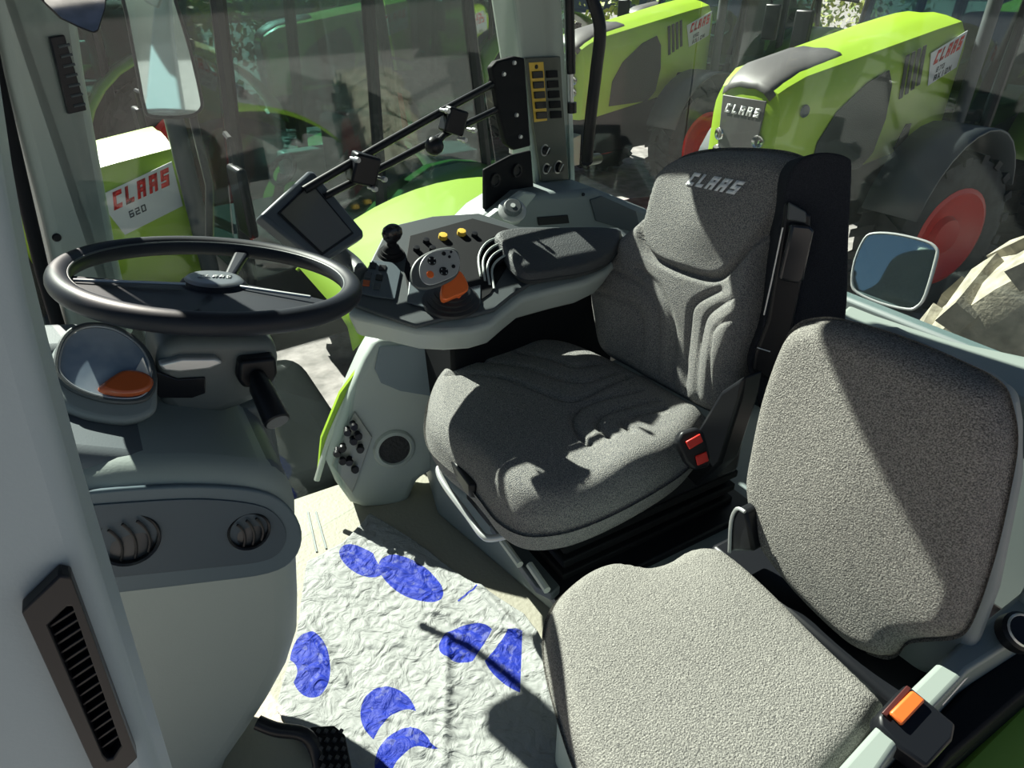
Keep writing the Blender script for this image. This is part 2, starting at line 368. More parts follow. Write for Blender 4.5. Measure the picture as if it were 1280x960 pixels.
# white sill strip, and an added green strip standing in for the fender edge outside
bm = B(); tube(bm, spline([W(478, 428, y=1.66), W(445, 478, y=1.66), W(415, 540, y=1.66), W(396, 600, y=1.66)], 6, False), .009, 8); struct('trim_7', bm, M_PALE)
bm = B(); prism(bm, [W(*p, y=1.665) for p in [(466, 436), (470, 440), (430, 505), (410, 555), (402, 588), (398, 588), (402, 548), (425, 492)]], (0, .012, 0)); struct('fender_edge_strip', bm, M_GRN)
# ------------------------------------------------------------------ right shelf below the middle pillar
sh = thing('rear_side_shelf', 'blue grey moulded shelf beneath the middle pillar with an open storage tray', 'shelf', (1.2, 1.72, .5))
bm = B(); prism(bm, [W(*p, y=1.70) for p in [(588, 290), (610, 268), (650, 243), (712, 240), (745, 236), (810, 262), (860, 300), (860, 360), (590, 340)]], (0, .15, 0)); obj('body', bm, M_MG, sh, bevel=.02, segs=3)
bm = B(); prism(bm, [W(*p, y=1.695) for p in [(738, 250), (752, 245), (795, 264), (800, 284), (790, 290), (745, 276)]], (0, .004, 0)); obj('storage_tray', bm, mat('tray_shadow_blue', (.05, .07, .085), .4), sh, bevel=.001)
bm = B(); prism(bm, [W(*p, y=1.694) for p in [(672, 272), (710, 269), (712, 279), (674, 282)]], (0, .005, 0)); obj('socket_cover', bm, M_BLK, sh, bevel=.001)
bm = B(); lathe(bm, [(0, .003), (.005, .003), (.006, 0)], W(729, 243, y=1.698), (0, -1, .3), 12); obj('screw', bm, M_BLK, sh)
dk = thing('rotary_dial', 'round light grey dial on a pale base at the foot of the middle pillar', 'dial', W(640, 262, y=1.66))
c = W(640, 264, y=1.64); ax = Vector((-.2, -.55, .8)).normalized()
bm = B(); prism(bm, [W(*p, y=1.66) for p in [(612, 272), (625, 262), (655, 240), (672, 243), (660, 258), (650, 280), (620, 290), (606, 286)]], (0, .03, 0)); obj('base', bm, M_LG, dk, bevel=.006)
bm = B(); lathe(bm, [(.040, 0), (.040, .006), (.030, .010), (.026, .010)], c, ax, 32); obj('ring', bm, M_SIL, dk)
bm = B(); lathe(bm, [(.026, .008), (.026, .022), (.022, .026), (0, .026)], c, ax, 32); obj('knob', bm, M_DG, dk)
bm = B(); lathe(bm, [(0, .028), (.007, .028), (.007, .026)], c, ax, 16); obj('mark', bm, M_WHT, dk)
# black speaker bracket between rail and shelf
sb = thing('black_bracket_panel', 'black panel with two round sockets beneath the rail mount', 'panel', W(635, 230, pl=WPL))
WP2 = ((0, 1.455, 0), WN)
bm = B(); prism(bm, spline([W(*p, pl=WP2) for p in [(606, 212), (640, 194), (664, 188), (668, 240), (620, 266), (606, 262)]], 1), -WN*.012); obj('plate', bm, M_BLKM, sb, bevel=.004)
for a in ((618, 225), (645, 213)):
    bm = B(); lathe(bm, [(0, .002), (.012, .004), (.014, .008), (.019, .008), (.020, 0)], W(*a, pl=WP2), WN, 24); obj('socket', bm, M_BLK, sb)
# ------------------------------------------------------------------ control panel on the pillar
SPN = thing('pillar_switch_panel', 'olive switch panel with yellow framed keys and knobs on the middle pillar', 'switch panel', W(675, 150, pl=BPL))
def bp(px, py, o=0): return W(px, py, pl=BPL)+WN*o
bm = B(); prism(bm, [bp(*p, .002) for p in [(653, 72), (697, 70), (700, 120), (708, 224), (674, 227), (664, 160)]], WN*.010); obj('face_plate', bm, M_OL, SPN, bevel=.003)
bm = B(); prism(bm, [bp(*p, .002) for p in [(674, 228), (709, 226), (711, 238), (676, 241)]], WN*.014); obj('lower_lip', bm, M_LG, SPN, bevel=.003)
def quad(x, y, w, h, sk): return [(x, y), (x+w, y-.8), (x+w+sk, y+h-.8), (x+sk, y+h)]
bm = B(); prism(bm, [bp(*p, .012) for p in [(657, 78), (675, 77), (680, 150), (664, 152)]], WN*.001); obj('yellow_frame', bm, M_YEL, SPN)
for k in range(5):
    x = 660+k*1.3; y = 89+k*12.6
    bm = B(); prism(bm, [bp(*p, .0135) for p in quad(x, y, 13, 8.5, .7)], WN*.005); obj('rocker_switch', bm, M_BLK, SPN, bevel=.0015)
    bm = B(); prism(bm, [bp(*p, .012) for p in quad(x+18, y-1, 14, 9, .7)], WN*.004); obj('rocker_switch', bm, M_BLKM, SPN, bevel=.0015)
bm = B(); lathe(bm, [(0, .003), (.006, .003), (.006, 0)], bp(666, 83, .0125), WN, 12); obj('warning_symbol', bm, M_BLK, SPN)
for a, r in (((677, 187), .014), ((679, 210), .013), ((694, 208), .017)):
    bm = B(); c = bp(*a, .012); lathe(bm, [(r+.004, 0), (r+.004, .002), (r, .002)], c, WN, 28); k_ = obj('knob_scale', bm, M_SIL, SPN)
    bm = B(); lathe(bm, [(r, 0), (r*.85, .014), (0, .014)], c, WN, 24); kk = obj('knob', bm, M_BLK, SPN)
    bm = B(); box(bm, c+WN*.0145, (.003, .003, r*1.5), Matrix.Rotation(.6, 3, 'Y')); obj('pointer', bm, M_WHT, kk)
# ------------------------------------------------------------------ rail, clamps, ball knob
RP = ((0, 1.42, 0), WN)
rl = thing('monitor_rail', 'black twin bar rail running from the middle pillar down along the side window', 'rail', W(640, 150, pl=RP))
def rp(px, py, o=0): return W(px, py, pl=RP)+WN*o
bm = B(); tube(bm, [rp(640, 92), rp(560, 135), rp(480, 180), rp(400, 226), rp(380, 238)], .0095, 10); obj('upper_bar', bm, M_BLK, rl)
bm = B(); tube(bm, [rp(648, 124), rp(560, 166), rp(490, 203), rp(405, 246)], .0085, 10); obj('lower_bar', bm, M_BLK, rl)
bm = B(); prism(bm, [rp(*p, -.01) for p in [(611, 84), (618, 76), (640, 70), (652, 72), (660, 182), (640, 187), (630, 180), (622, 150)]], WN*.022); obj('mount_plate', bm, M_BLKM, rl, bevel=.005)
for a in ((625, 92), (638, 78), (641, 143), (646, 170)):
    bm = B(); lathe(bm, [(0, .006), (.005, .006), (.006, 0)], rp(*a, .012), WN, 10); obj('bolt', bm, M_SIL, rl)
for i, (a, s_) in enumerate((((562, 150), 1.0), ((450, 210), 1.1))):
    cl = obj('clamp_block', (lambda b: (box(b, rp(*a, .014), (.055*s_, .045, .062*s_), Matrix.Rotation(.35, 3, 'Y')), b)[1])(B()), M_BLK, rl, bevel=.006)
    for d in ((-18, -14), (16, 10), (4, 22)):
        bm = B(); lathe(bm, [(0, .03), (.006, .03), (.007, .02), (.004, .02), (.004, 0)], rp(a[0]+d[0], a[1]+d[1], .02), WN, 10); obj('clamp_screw', bm, M_SIL, cl)
bm = B(); c = rp(528, 179, .045); lathe(bm, [(.023*math.sin(t*PI/14), -.023*math.cos(t*PI/14)) for t in range(15)], c, (0, 0, 1), 24); kn = obj('ball_knob', bm, M_BLK, rl)
bm = B(); tube(bm, [rp(548, 168, .02), c], .008, 10); obj('ball_stem', bm, M_BLK, rl)
# gas strut, grab handle
gs = thing('gas_strut', 'thin black gas strut hanging just right of the middle pillar', 'strut', W(712, 140, y=1.80))
bm = B(); tube(bm, [W(709, -80, y=1.80), W(712, 0, y=1.80), W(714, 92, y=1.80)], .013, 14); obj('cylinder', bm, M_BLK, gs)
bm = B(); tube(bm, [W(714, 92, y=1.80), W(715, 130, y=1.80)], .006, 10); obj('rod', bm, M_SIL, gs)
bm = B(); tube(bm, [W(715, 128, y=1.80), W(715, 141, y=1.80)], .014, 12); obj('end_fitting', bm, M_BLK, gs)
gh = thing('grab_handle', 'curved black tubular grab handle in front of the rear side window', 'handle', W(738, 200, y=1.74))
bm = B(); tube(bm, spline([W(728, -70, y=1.74), W(738, -10, y=1.72), W(750, 35, y=1.70), W(745, 90, y=1.70), (W(738, 150, y=1.70)), W(734, 200, y=1.72)], 5, False), .0175, 16); obj('tube', bm, M_BLK, gh)
bm = B(); tube(bm, [W(734, 200, y=1.72), W(747, 198, y=1.84)], .018, 16); obj('end_mount', bm, M_BLK, gh)
#=WHEEL=
# ------------------------------------------------------------------ steering wheel
WC = Vector((.120, 1.185, .959)); wn = Vector((.202, .041, 1)).normalized(); RW = .225
st = thing('steering_wheel', 'large black three spoke steering wheel above the grey steering column', 'steering wheel', WC)
wu, wv, _ = frame(wn, (0, 1, 0))
def wpt(px, py, o=0): return W(px, py, pl=(WC, wn))+wn*o
bm = B(); tube(bm, [WC+RW*(math.cos(a)*wu+math.sin(a)*wv) for a in [2*PI*k/96 for k in range(96)]], .0178, 18, closed=True); obj('rim', bm, M_RUB, st)
bm = B(); rr = [WC+(RW-.001)*(math.cos(a)*wu+math.sin(a)*wv)+wn*.0152 for a in [2*PI*k/96 for k in range(96)]]
tube(bm, [WC+(RW-.0135)*(math.cos(a)*wu+math.sin(a)*wv)+wn*.0095 for a in [2*PI*k/96 for k in range(96)]], .0022, 8, closed=True); obj('rim_seam', bm, M_DG, st)
def spoke(pts, th=.016, m=M_RUB):
    bm = B(); prism(bm, pts, -wn*th); return obj('spoke', bm, m, st, bevel=.006, segs=3)
spoke([wpt(*p, -.004) for p in [(255, 338), (232, 352), (85, 340), (80, 352), (100, 366), (150, 384), (215, 392), (250, 385), (272, 372)]], .018)
spoke([wpt(*p, -.004) for p in [(290, 348), (385, 366), (410, 372), (398, 384), (360, 392), (300, 394), (250, 390), (240, 376), (262, 360)]], .018)
spoke([wpt(*p, -.002) for p in [(276, 347), (289, 348), (312, 312), (318, 303), (290, 300), (294, 310)]], .014)
for a, b in (((92, 350), (232, 358)), ((292, 357), (388, 374))):
    bm = B(); tube(bm, [wpt(*a, .000), wpt(*b, .004)], .0028, 8); obj('spoke_edge', bm, M_SIL, st)
hc = wpt(268, 352)
bm = B(); lathe(bm, [(.054, -.05), (.054, -.006), (.050, .0), (.042, .004)], hc, wn, 40); obj('hub', bm, M_RUB, st)
bm = B(); lathe(bm, [(.046, .003), (.042, .007), (.036, .008), (0, .008)], hc, wn, 40); cp = obj('hub_cap', bm, mat('hub_grey', (.20, .22, .24), .3, metal=.4), st)
bm = B()
letters(bm, 'CLAAS', lambda u, v: hc+wn*.0095+wu*0+(W(300, 352, pl=(WC, wn))-W(240, 351, pl=(WC, wn))).normalized()*(u-.5)*.05+(W(268, 342, pl=(WC, wn))-W(268, 360, pl=(WC, wn))).normalized()*(v-.5)*.014); obj('hub_emblem', bm, M_SIL, cp, solid=.001)
# ------------------------------------------------------------------ column, lever, cluster, pedestal
colm = thing('steering_column', 'dark grey steering column shroud beneath the wheel', 'steering column', (.08, 1.12, .62))
def cy(px, py, y=1.10): return W(px, py, y=y)
bm = B(); prism(bm, [cy(*p) for p in [(200, 432), (228, 424), (300, 424), (345, 426), (350, 450), (346, 492), (300, 512), (262, 524), (215, 520), (196, 500), (196, 460)]], (0, .14, .02)); obj('upper_shroud', bm, mat('column_grey', (.11, .13, .13), .45, bump=.05, bscale=400), colm, bevel=.02, segs=4)
bm = B(); prism(bm, [cy(*p, 1.13) for p in [(176, 530), (215, 515), (262, 520), (340, 498), (350, 560), (356, 596), (362, 612), (300, 612), (200, 600), (165, 580)]], (0, .12, 0), .95); obj('lower_shroud', bm, mat('column_grey', (.11, .13, .13)), colm, bevel=.02, segs=4)
bm = B(); prism(bm, [cy(*p, 1.095) for p in [(192, 463), (222, 474), (257, 472), (257, 492), (240, 498), (200, 498), (190, 486)]], (0, .006, 0)); obj('black_window', bm, mat('gloss_black', (.01, .01, .012), .15), colm, bevel=.002)
bm = B(); prism(bm, [cy(*p, 1.085) for p in [(198, 456), (228, 448), (270, 448), (280, 454), (262, 462), (225, 466), (205, 464)]], (0, .02, 0)); sbz = obj('indicator_bar', bm, M_SIL, colm, bevel=.004)
bm = B(); tube(bm, [hc-wn*.045, hc-wn*.16-Vector((.03, -.02, 0))], [.052, .070], 24); obj('collar', bm, M_DG, colm)
lv = thing('direction_lever', 'black column lever with a cylindrical grip pointing down to the right', 'lever', cy(320, 465, 1.06))
bm = B(); prism(bm, [cy(*p, 1.075) for p in [(300, 452), (345, 447), (348, 468), (338, 484), (305, 486), (297, 476)]], (0, .04, 0)); obj('socket', bm, M_BLK, lv, bevel=.006)
bm = B(); tube(bm, [cy(322, 468, 1.075), cy(326, 484, 1.05), cy(347, 528, .99)], [.012, .019, .0215], 18); obj('grip', bm, M_BLK, lv, bevel=.003)
CLC = W(130, 462, t=1.04); cn = (Vector((.30, -.52, .80))).normalized(); CPL = (CLC, cn)
def cp_(px, py, o=0): return W(px, py, pl=CPL)+cn*o
ic = thing('instrument_cluster', 'oval instrument pod with blue grey display and orange lens left of the wheel hub', 'instrument cluster', CLC)
ho = [(56, 470), (62, 440), (82, 415), (112, 403), (145, 408), (175, 425), (197, 452), (200, 490), (196, 515), (165, 528), (125, 526), (88, 515), (66, 496)]
bm = B(); o_ = spline([cp_(*p) for p in ho], 6); prism(bm, o_, -cn*.055, .80); obj('housing', bm, M_MG, ic, bevel=.012, segs=4)
bm = B(); prism(bm, [CLC+(p-CLC)*.86-cn*.055 for p in o_], -cn*.040, .78); obj('lower_housing', bm, M_LG, ic, bevel=.012, segs=4)
bm = B(); hi = [(70, 462), (76, 432), (92, 414), (118, 408), (148, 414), (176, 434), (190, 460), (190, 488), (175, 502), (140, 503), (104, 494), (80, 480)]
tube(bm, spline([cp_(*p, .004) for p in hi], 5), .0045, 8, closed=True); obj('bezel', bm, M_DG, ic)
tt = B(); tube(tt, spline([cp_(*((p[0]-130)*.94+130, (p[1]-456)*.94+456), .006) for p in hi], 5), .0016, 6, closed=True); obj('bezel_highlight_ring', tt, M_SIL, ic)
bm = B(); prism(bm, spline([cp_(*((p[0]-130)*.93+130, (p[1]-456)*.93+456), .001) for p in hi], 5), cn*.002); dsp = obj('display', bm, M_LCD, ic)
bm = B(); prism(bm, [cp_(*p, .0035) for p in [(178, 448), (186, 470), (182, 486), (166, 470)]], cn*.001); obj('needle_field', bm, M_WHT, dsp)
bm = B(); prism(bm, spline([cp_(*p, .004) for p in [(120, 490), (134, 476), (155, 465), (180, 468), (193, 478), (188, 492), (165, 499), (138, 498)]], 4), cn*.010, .8); obj('orange_lens', bm, M_ORL, ic, bevel=.003)
pdl = thing('steering_pedestal', 'light grey moulded pedestal carrying the steering column', 'pedestal', (0, 1.05, .0))
PY = .90
def pd(px, py, d=0): return W(px, py, y=PY)+Vector((0, d, 0))
bm = B(); prism(bm, [pd(-40, 640), pd(60, 606), pd(150, 592), pd(250, 588), pd(330, 594), pd(368, 606), pd(377, 640), pd(378, 700), pd(380, 760), pd(379, 800), pd(366, 840), pd(344, 880), pd(318, 920), pd(290, 960), pd(270, 1010), pd(0, 1100)], (0, .36, 0)); obj('body', bm, mat('pedestal_grey', (.27, .315, .30), .5, bump=.05, bscale=300), pdl, bevel=.05, segs=6)
bm = B(); prism(bm, [W(-30, 566, y=.93), W(60, 566, y=.93), W(175, 576, y=.93), W(345, 586, y=.93), W(372, 606, y=.93), W(330, 640, y=.93), W(0, 640, y=.93)], (0, .34, 0)); obj('upper_cowl', bm, mat('cowl_slate', (.10, .12, .135), .5, bump=.05, bscale=400), pdl, bevel=.03, segs=4)
vo = [(-20, 632), (60, 620), (150, 610), (250, 606), (325, 613), (360, 632), (377, 665), (368, 697), (335, 716), (250, 728), (130, 742), (0, 758)]
bm = B(); prism(bm, spline([pd(*p, -.004) for p in vo], 4), (0, .01, 0)); obj('vent_panel', bm, M_DG if 0 else mat('slate_panel', (.07, .105, .13), .45), pdl, bevel=.004, segs=3)
vi = [(-20, 648), (80, 632), (160, 625), (250, 621), (318, 628), (345, 642), (357, 665), (348, 688), (322, 700), (250, 708), (130, 720), (0, 733)]
bm = B(); prism(bm, spline([pd(*p, -.0065) for p in vi], 4), (0, .003, 0)); obj('vent_panel_inset', bm, mat('slate_dark', (.035, .058, .08), .5), pdl, bevel=.001)
for (a, r) in (((160, 670), .040), ((310, 660), .031)):
    c = pd(*a, -.006); ax = Vector((.25, -1, .35)).normalized() if a[0] < 200 else Vector((-.35, -1, .1)).normalized()
    av = thing('air_vent', 'larger round dark air vent in the pedestal, nearest the door post' if a[0] < 200 else 'smaller round air vent at the right end of the pedestal panel', 'air vent', c)
    bm = B(); lathe(bm, [(r, -.012), (r*1.04, .004), (r, .007), (r*.92, .005), (r*.90, -.002)], c, (0, -1, .2), 40); obj('ring', bm, M_BLK, av)
    bm = B(); lathe(bm, [(0, .002), (r*.5, .001), (r*.92, -.004)], c, (0, -1, .2), 40); obj('ball', bm, mat('vent_ball', (.022, .028, .036), .35), av)
    for q in (-.45, .0, .45):
        bm = B(); pts = []
        for k in range(11):
            s_ = -1+k/5; x = s_*r*.8*math.sqrt(1-q*q*.8); pts.append(c+Vector((q*r+.25*r*(1-s_*s_)*.8, -.006, x)))
        tube(bm, pts, .0022, 6); obj('louvre', bm, M_BLK, av)
# dashboard mass ahead of the pedestal
bm = B(); prism(bm, [(-.45, 1.28, .0), (-.10, 1.28, .0), (-.09, 1.28, .84), (-.40, 1.28, .90)], (0, .14, 0))
db = obj('dashboard', bm, mat('cowl_slate', (.10, .12, .135)), None, bevel=.03, segs=3); setp(db, 'grey blue dashboard block beneath the windscreen behind the door post', 'dashboard')
# pedal
pe = thing('brake_pedal', 'black pedal arm with a studded pad at the foot of the pedestal', 'pedal', W(400, 930, z=.10))
bm = B(); tube(bm, spline([W(322, 903, z=.22), W(345, 912, z=.21), W(380, 918, z=.20), W(396, 940, z=.17), W(402, 975, z=.14)], 5, False), .013, 10); obj('arm', bm, M_BLK, pe)
PPL = (W(410, 935, z=.17), Vector((.35, -.35, .85)).normalized())
bm = B(); prism(bm, [W(*p, pl=PPL) for p in [(388, 908), (418, 906), (432, 918), (446, 985), (405, 990)]], -PPL[1]*.014); pad = obj('pad', bm, M_BLKM, pe, bevel=.004)
for i in range(4):
    for j in range(7):
        bm = B(); c = W(397+i*9.5+j*1.5, 915+j*11, pl=PPL); box(bm, c+PPL[1]*.003, (.007, .007, .007), RM(*frame(PPL[1]))); obj('stud', bm, mat('stud_rubber', (.04, .042, .045), .5), pad)
#=CONSOLE=
# ------------------------------------------------------------------ armrest console
CN = Vector((0, -.33, 1)).normalized(); CO = Vector((.6, 1.27, .74)); CP = (CO, CN)
def cs(px, py, o=0): return W(px, py, pl=CP)+CN*o
ac = thing('armrest_console', 'grey armrest console right of the driver seat with a dark control deck', 'control console', cs(580, 380, -.15))
shell = [(432, 392), (440, 372), (462, 330), (476, 300), (488, 284), (540, 272), (600, 268), (650, 286), (775, 288), (800, 300), (760, 340), (735, 352), (700, 360), (655, 372), (635, 388), (615, 405), (590, 412), (555, 414), (520, 412), (480, 402)]
bm = B(); prism(bm, [cs(*p, -.004) for p in shell], -CN*.075, .93); obj('shell', bm, M_LG, ac, bevel=.014, segs=4)
bm = B(); prism(bm, [(.66, 1.42, .18), (1.20, 1.42, .18), (1.20, 1.42, .66), (.66, 1.42, .62)], (0, .20, 0)); obj('support', bm, M_BLKM, ac, bevel=.01)
deck = [(441, 384), (446, 366), (464, 328), (478, 300), (490, 286), (540, 274), (598, 270), (648, 287), (772, 288), (790, 300), (765, 326), (735, 338), (700, 345), (662, 358), (640, 372), (618, 390), (592, 397), (555, 402), (520, 411), (500, 404), (470, 394)]
bm = B(); prism(bm, [cs(*p, -.002) for p in deck], CN*.012); obj('deck', bm, M_DG, ac, bevel=.004)
bm = B(); prism(bm, [cs(*p, .011) for p in [(447, 372), (465, 331), (492, 334), (501, 345), (494, 380), (470, 377)]], CN*.004); kp = obj('keypad', bm, mat('keypad_slate', (.075, .10, .12), .4), ac, bevel=.002)
for i, (a) in enumerate([(466, 338), (478, 341), (460, 350), (474, 353), (458, 360), (471, 364)]):
    bm = B(); prism(bm, [cs(*p, .015) for p in [(a[0]-4, a[1]-3), (a[0]+5, a[1]-2), (a[0]+3.5, a[1]+5), (a[0]-5, a[1]+4)]], CN*.003)
    obj('key', bm, [M_BLK, M_BLK, M_DG, M_BLK, M_ORL, M_DG][i], ac, bevel=.001)
bm = B(); prism(bm, [cs(*p, .010) for p in [(512, 300), (590, 278), (640, 292), (650, 310), (612, 372), (592, 386), (535, 392), (513, 385), (505, 345)]], CN*.003); obj('deck_inset', bm, M_BLKM, ac, bevel=.001)
bm = B(); prism(bm, [cs(*p, .012) for p in [(516, 340), (528, 366), (560, 372), (600, 362), (600, 385), (540, 394), (508, 384), (512, 350)]], CN*.004); obj('lever_plinth', bm, mat('plinth_slate', (.10, .125, .14), .4), ac, bevel=.002)
for a in ((553, 303), (576, 298)):
    bm = B(); lathe(bm, [(.012, 0), (.011, .012), (0, .013)], cs(*a, .012), CN, 8); obj('yellow_knob', bm, M_YEL, ac)
for a in ((532, 308), (592, 300), (540, 318), (520, 318)):
    bm = B(); lathe(bm, [(.009, 0), (.008, .010), (0, .011)], cs(*a, .012), CN, 14); obj('black_knob', bm, M_BLK, ac)
for k in range(4):
    bm = B(); dx, dy = 5.5*k, 6.5*k
    pts = spline([cs(600+dx, 352+dy*.75, .014), cs(597+dx, 330+dy*.8, .022), cs(606+dx, 316+dy, .030), cs(622+dx, 312+dy, .034), cs(636+dx*.6, 318+dy, .024)], 4, False)
    for a, b in zip(pts, pts[1:]):
        w_ = CN*.022; q_ = [bm.verts.new(v) for v in (a, b, b-w_, a-w_)]; bm.faces.new(q_)
    obj('finger_paddle', bm, M_BLK, ac, solid=.006)
    bm = B(); tube(bm, pts, .003, 8); obj('paddle_edge', bm, M_LG, ac)
# padded armrest
pad_pts = [(618, 292), (640, 284), (700, 282), (768, 284), (778, 292), (766, 318), (735, 332), (700, 338), (660, 342), (642, 330), (628, 308)]
ca = Cushion(pad_pts, (CO+CN*.045, CN), .035, .014, rings=14, N=80, crown=.004); obj('arm_pad', ca.mesh(), M_LEA, ac, smooth=85)
# joystick
js = thing('joystick', 'short black joystick with a ribbed boot at the front corner of the console', 'joystick', cs(489, 322, .01))
c = cs(489, 322, .010); u_ = Vector((0, 0, 1))
bm = B(); lathe(bm, [(.034, 0), (.030, .006), (.027, .006), (.024, .014), (.021, .014), (.018, .024), (.012, .028), (.010, .045)], c, CN, 24); obj('boot', bm, M_BLKM, js)
bm = B(); lathe(bm, [(.010, .035), (.018, .048), (.021, .060), (.019, .072), (.012, .080), (0, .082)], c, CN, 20, sx=1.2, sy=.9); obj('knob', bm, mat('knob_gloss', (.015, .015, .018), .25), js)
# multifunction lever
ml = thing('multifunction_lever', 'silver faced control lever with round button clusters and orange underside', 'control lever', cs(563, 378, .01))
c = cs(563, 382, .012)
bm = B(); prof = [(.060, 0)]
for k in range(4): prof += [(.058-.007*k, .006+.009*k), (.050-.007*k, .009+.009*k)]
prof += [(.022, .042)]
lathe(bm, prof, c, CN, 28, sx=1.15); obj('boot', bm, mat('boot_rubber', (.025, .027, .03), .5), ml)
HN = Vector((.05, -.72, .70)).normalized(); HO = W(545, 338, t=(c-CAM).length/ray(545, 338).length*.955); HP = (HO, HN)
def hp(px, py, o=0): return W(px, py, pl=HP)+HN*o
bm = B(); prism(bm, spline([hp(*p, -.010) for p in [(556, 350), (574, 335), (584, 344), (588, 360), (572, 368), (556, 372)]], 3), -HN*.030, .85); obj('orange_underside', bm, M_ORG, ml, bevel=.004)
bm = B(); tube(bm, [hp(572, 356, -.03), c+CN*.03], [.022, .024], 14); obj('orange_neck', bm, M_ORG, ml)
bm = B(); prism(bm, spline([hp(*p, 0) for p in [(512, 340), (522, 322), (545, 310), (568, 309), (576, 322), (574, 342), (560, 354), (535, 362), (517, 358)]], 4), -HN*.028, .75); obj('grip', bm, mat('grip_grey', (.09, .10, .10), .45), ml, bevel=.005)
bm = B(); prism(bm, spline([hp(*p, .0005) for p in [(524, 334), (532, 320), (548, 313), (566, 313), (574, 325), (571, 342), (556, 351), (537, 357), (526, 350)]], 4), HN*.003); obj('face', bm, M_SIL, ml, bevel=.001)
for a, r in (((539, 327), .0105), ((554, 340), .0105), ((566, 334), .0045), ((554, 318), .005), ((561, 322), .0035), ((563, 316), .003)):
    bm = B(); lathe(bm, [(r, 0), (r*.9, .0022), (0, .0025)], hp(*a, .0035), HN, 20); bb = obj('button_cluster', bm, M_BLK, ml)
    if r > .01:
        for dx, dy in ((-3, -2), (3, -2), (-3, 3), (3, 3)):
            bm = B(); lathe(bm, [(.0016, 0), (0, .0008)], hp(a[0]+dx, a[1]+dy, .0062), HN, 8); obj('button_dot', bm, M_SIL, bb)
bm = B(); lathe(bm, [(.0085, 0), (.0075, .0025), (0, .003)], hp(537, 344, .0035), HN, 20); obj('orange_button', bm, M_ORG, ml)
# monitor
MN = Vector((.42, -.70, .58)).normalized(); MO = W(392, 270, t=1.50); MP = (MO, MN)
def mp_(px, py, o=0): return W(px, py, pl=MP)+MN*o
mo = thing('terminal_monitor', 'dark framed terminal screen on an arm in front of the console', 'monitor', W(420, 320, t=1.5))
bm = B(); prism(bm, [mp_(*p) for p in [(326, 268), (386, 213), (393, 213), (455, 288), (456, 296), (405, 328), (396, 326)]], -MN*.035); obj('frame', bm, mat('monitor_frame', (.07, .085, .10), .4), mo, bevel=.008, segs=3)
bm = B(); prism(bm, [mp_(*p, .0005) for p in [(346, 267), (388, 227), (442, 292), (402, 320)]], MN*.002); obj('screen_bezel', bm, M_BLK, mo, bevel=.001)
bm = B(); prism(bm, [mp_(*p, .0026) for p in [(350, 267), (388, 231), (438, 291), (402, 316)]], MN*.001); obj('screen', bm, M_SCR, mo)
bm = B(); tube(bm, spline([cs(452, 345, .0), W(440, 330, t=1.62), W(415, 310, t=1.60), MO-MN*.03], 4, False), .022, 12); obj('support_arm', bm, M_DG, mo)
#=SEATS=
# ------------------------------------------------------------------ driver seat
ds = thing('driver_seat', 'dark grey fabric driver seat with ribbed backrest facing the steering wheel', 'driver seat', (.85, 1.1, .17))
CU = ((.8, 1.1, .50), Vector((-.05, 0, 1)).normalized())
co_ = [(531, 505), (537, 474), (555, 450), (590, 434), (640, 425), (695, 424), (745, 436), (800, 460), (850, 487), (884, 508), (880, 530), (852, 560), (800, 592), (745, 618), (700, 632), (655, 634), (622, 618), (600, 592), (580, 570), (552, 548), (536, 530)]
gC = []
for k in range(4):
    o = k*17
    gC.append(([(712+o*.75, 497-o*.55+40-k*4), (703+o*.6, 530-o*.75), (722+o*.9, 516-o*.9), (760+o, 508-o*.82+2), (815+o*.75, 502-o*.6)], .0075, .0065))
gC = [
 ([(736, 560), (722, 544), (716, 524), (730, 508), (765, 500), (800, 492)], .011, .0065),
 ([(762, 552), (748, 536), (752, 522), (780, 514), (822, 504)], .011, .0065),
 ([(788, 545), (778, 534), (790, 526), (830, 515)], .010, .006),
 ([(560, 470), (620, 474), (680, 494), (716, 502), (760, 486), (785, 474)], .012, .0075),
 ([(600, 455), (650, 462), (700, 478), (735, 482), (770, 470)], .010, .0065),
 ([(650, 445), (690, 456), (720, 466), (752, 460)], .010, .0065)]
cc = Cushion(co_, CU, .135, .055, gC, [(620, 600, .10, .16, .6, .018), (700, 440, .20, .08, 0, .014), (790, 590, .16, .06, -.5, .012), (720, 520, .12, .12, 0, -.012)], rings=54, N=230, crown=.014)
obj('seat_cushion', cc.mesh(), M_FAB, ds, smooth=85)
BKN = Vector((-math.cos(math.radians(14)), -.06, math.sin(math.radians(14)))).normalized(); BK = ((1.055, 1.1, .50), BKN)
bo = [(748, 440), (736, 400), (732, 365), (740, 335), (765, 300), (795, 272), (805, 245), (815, 215), (835, 197), (870, 188), (920, 187), (965, 192), (990, 205), (994, 225), (984, 262), (972, 285), (958, 330), (950, 380), (935, 430), (912, 480), (895, 515), (870, 512), (820, 485), (780, 462)]
gB = [([(803, 252), (802, 290), (815, 318), (845, 335), (885, 347), (908, 345), (930, 325), (955, 295), (982, 270)], .020, .008),
 ([(745, 365), (775, 370), (800, 385), (806, 415), (800, 455)], .008, .007),
 ([(765, 335), (800, 352), (822, 380), (824, 420), (820, 470)], .008, .007),
 ([(800, 335), (828, 362), (842, 400), (842, 440), (838, 480)], .009, .008),
 ([(905, 362), (870, 380), (862, 410), (858, 450), (856, 490)], .009, .008),
 ([(930, 372), (890, 392), (880, 420), (876, 455), (874, 500)], .008, .007),
 ([(945, 392), (905, 408), (898, 430), (893, 470), (890, 505)], .007, .006)]
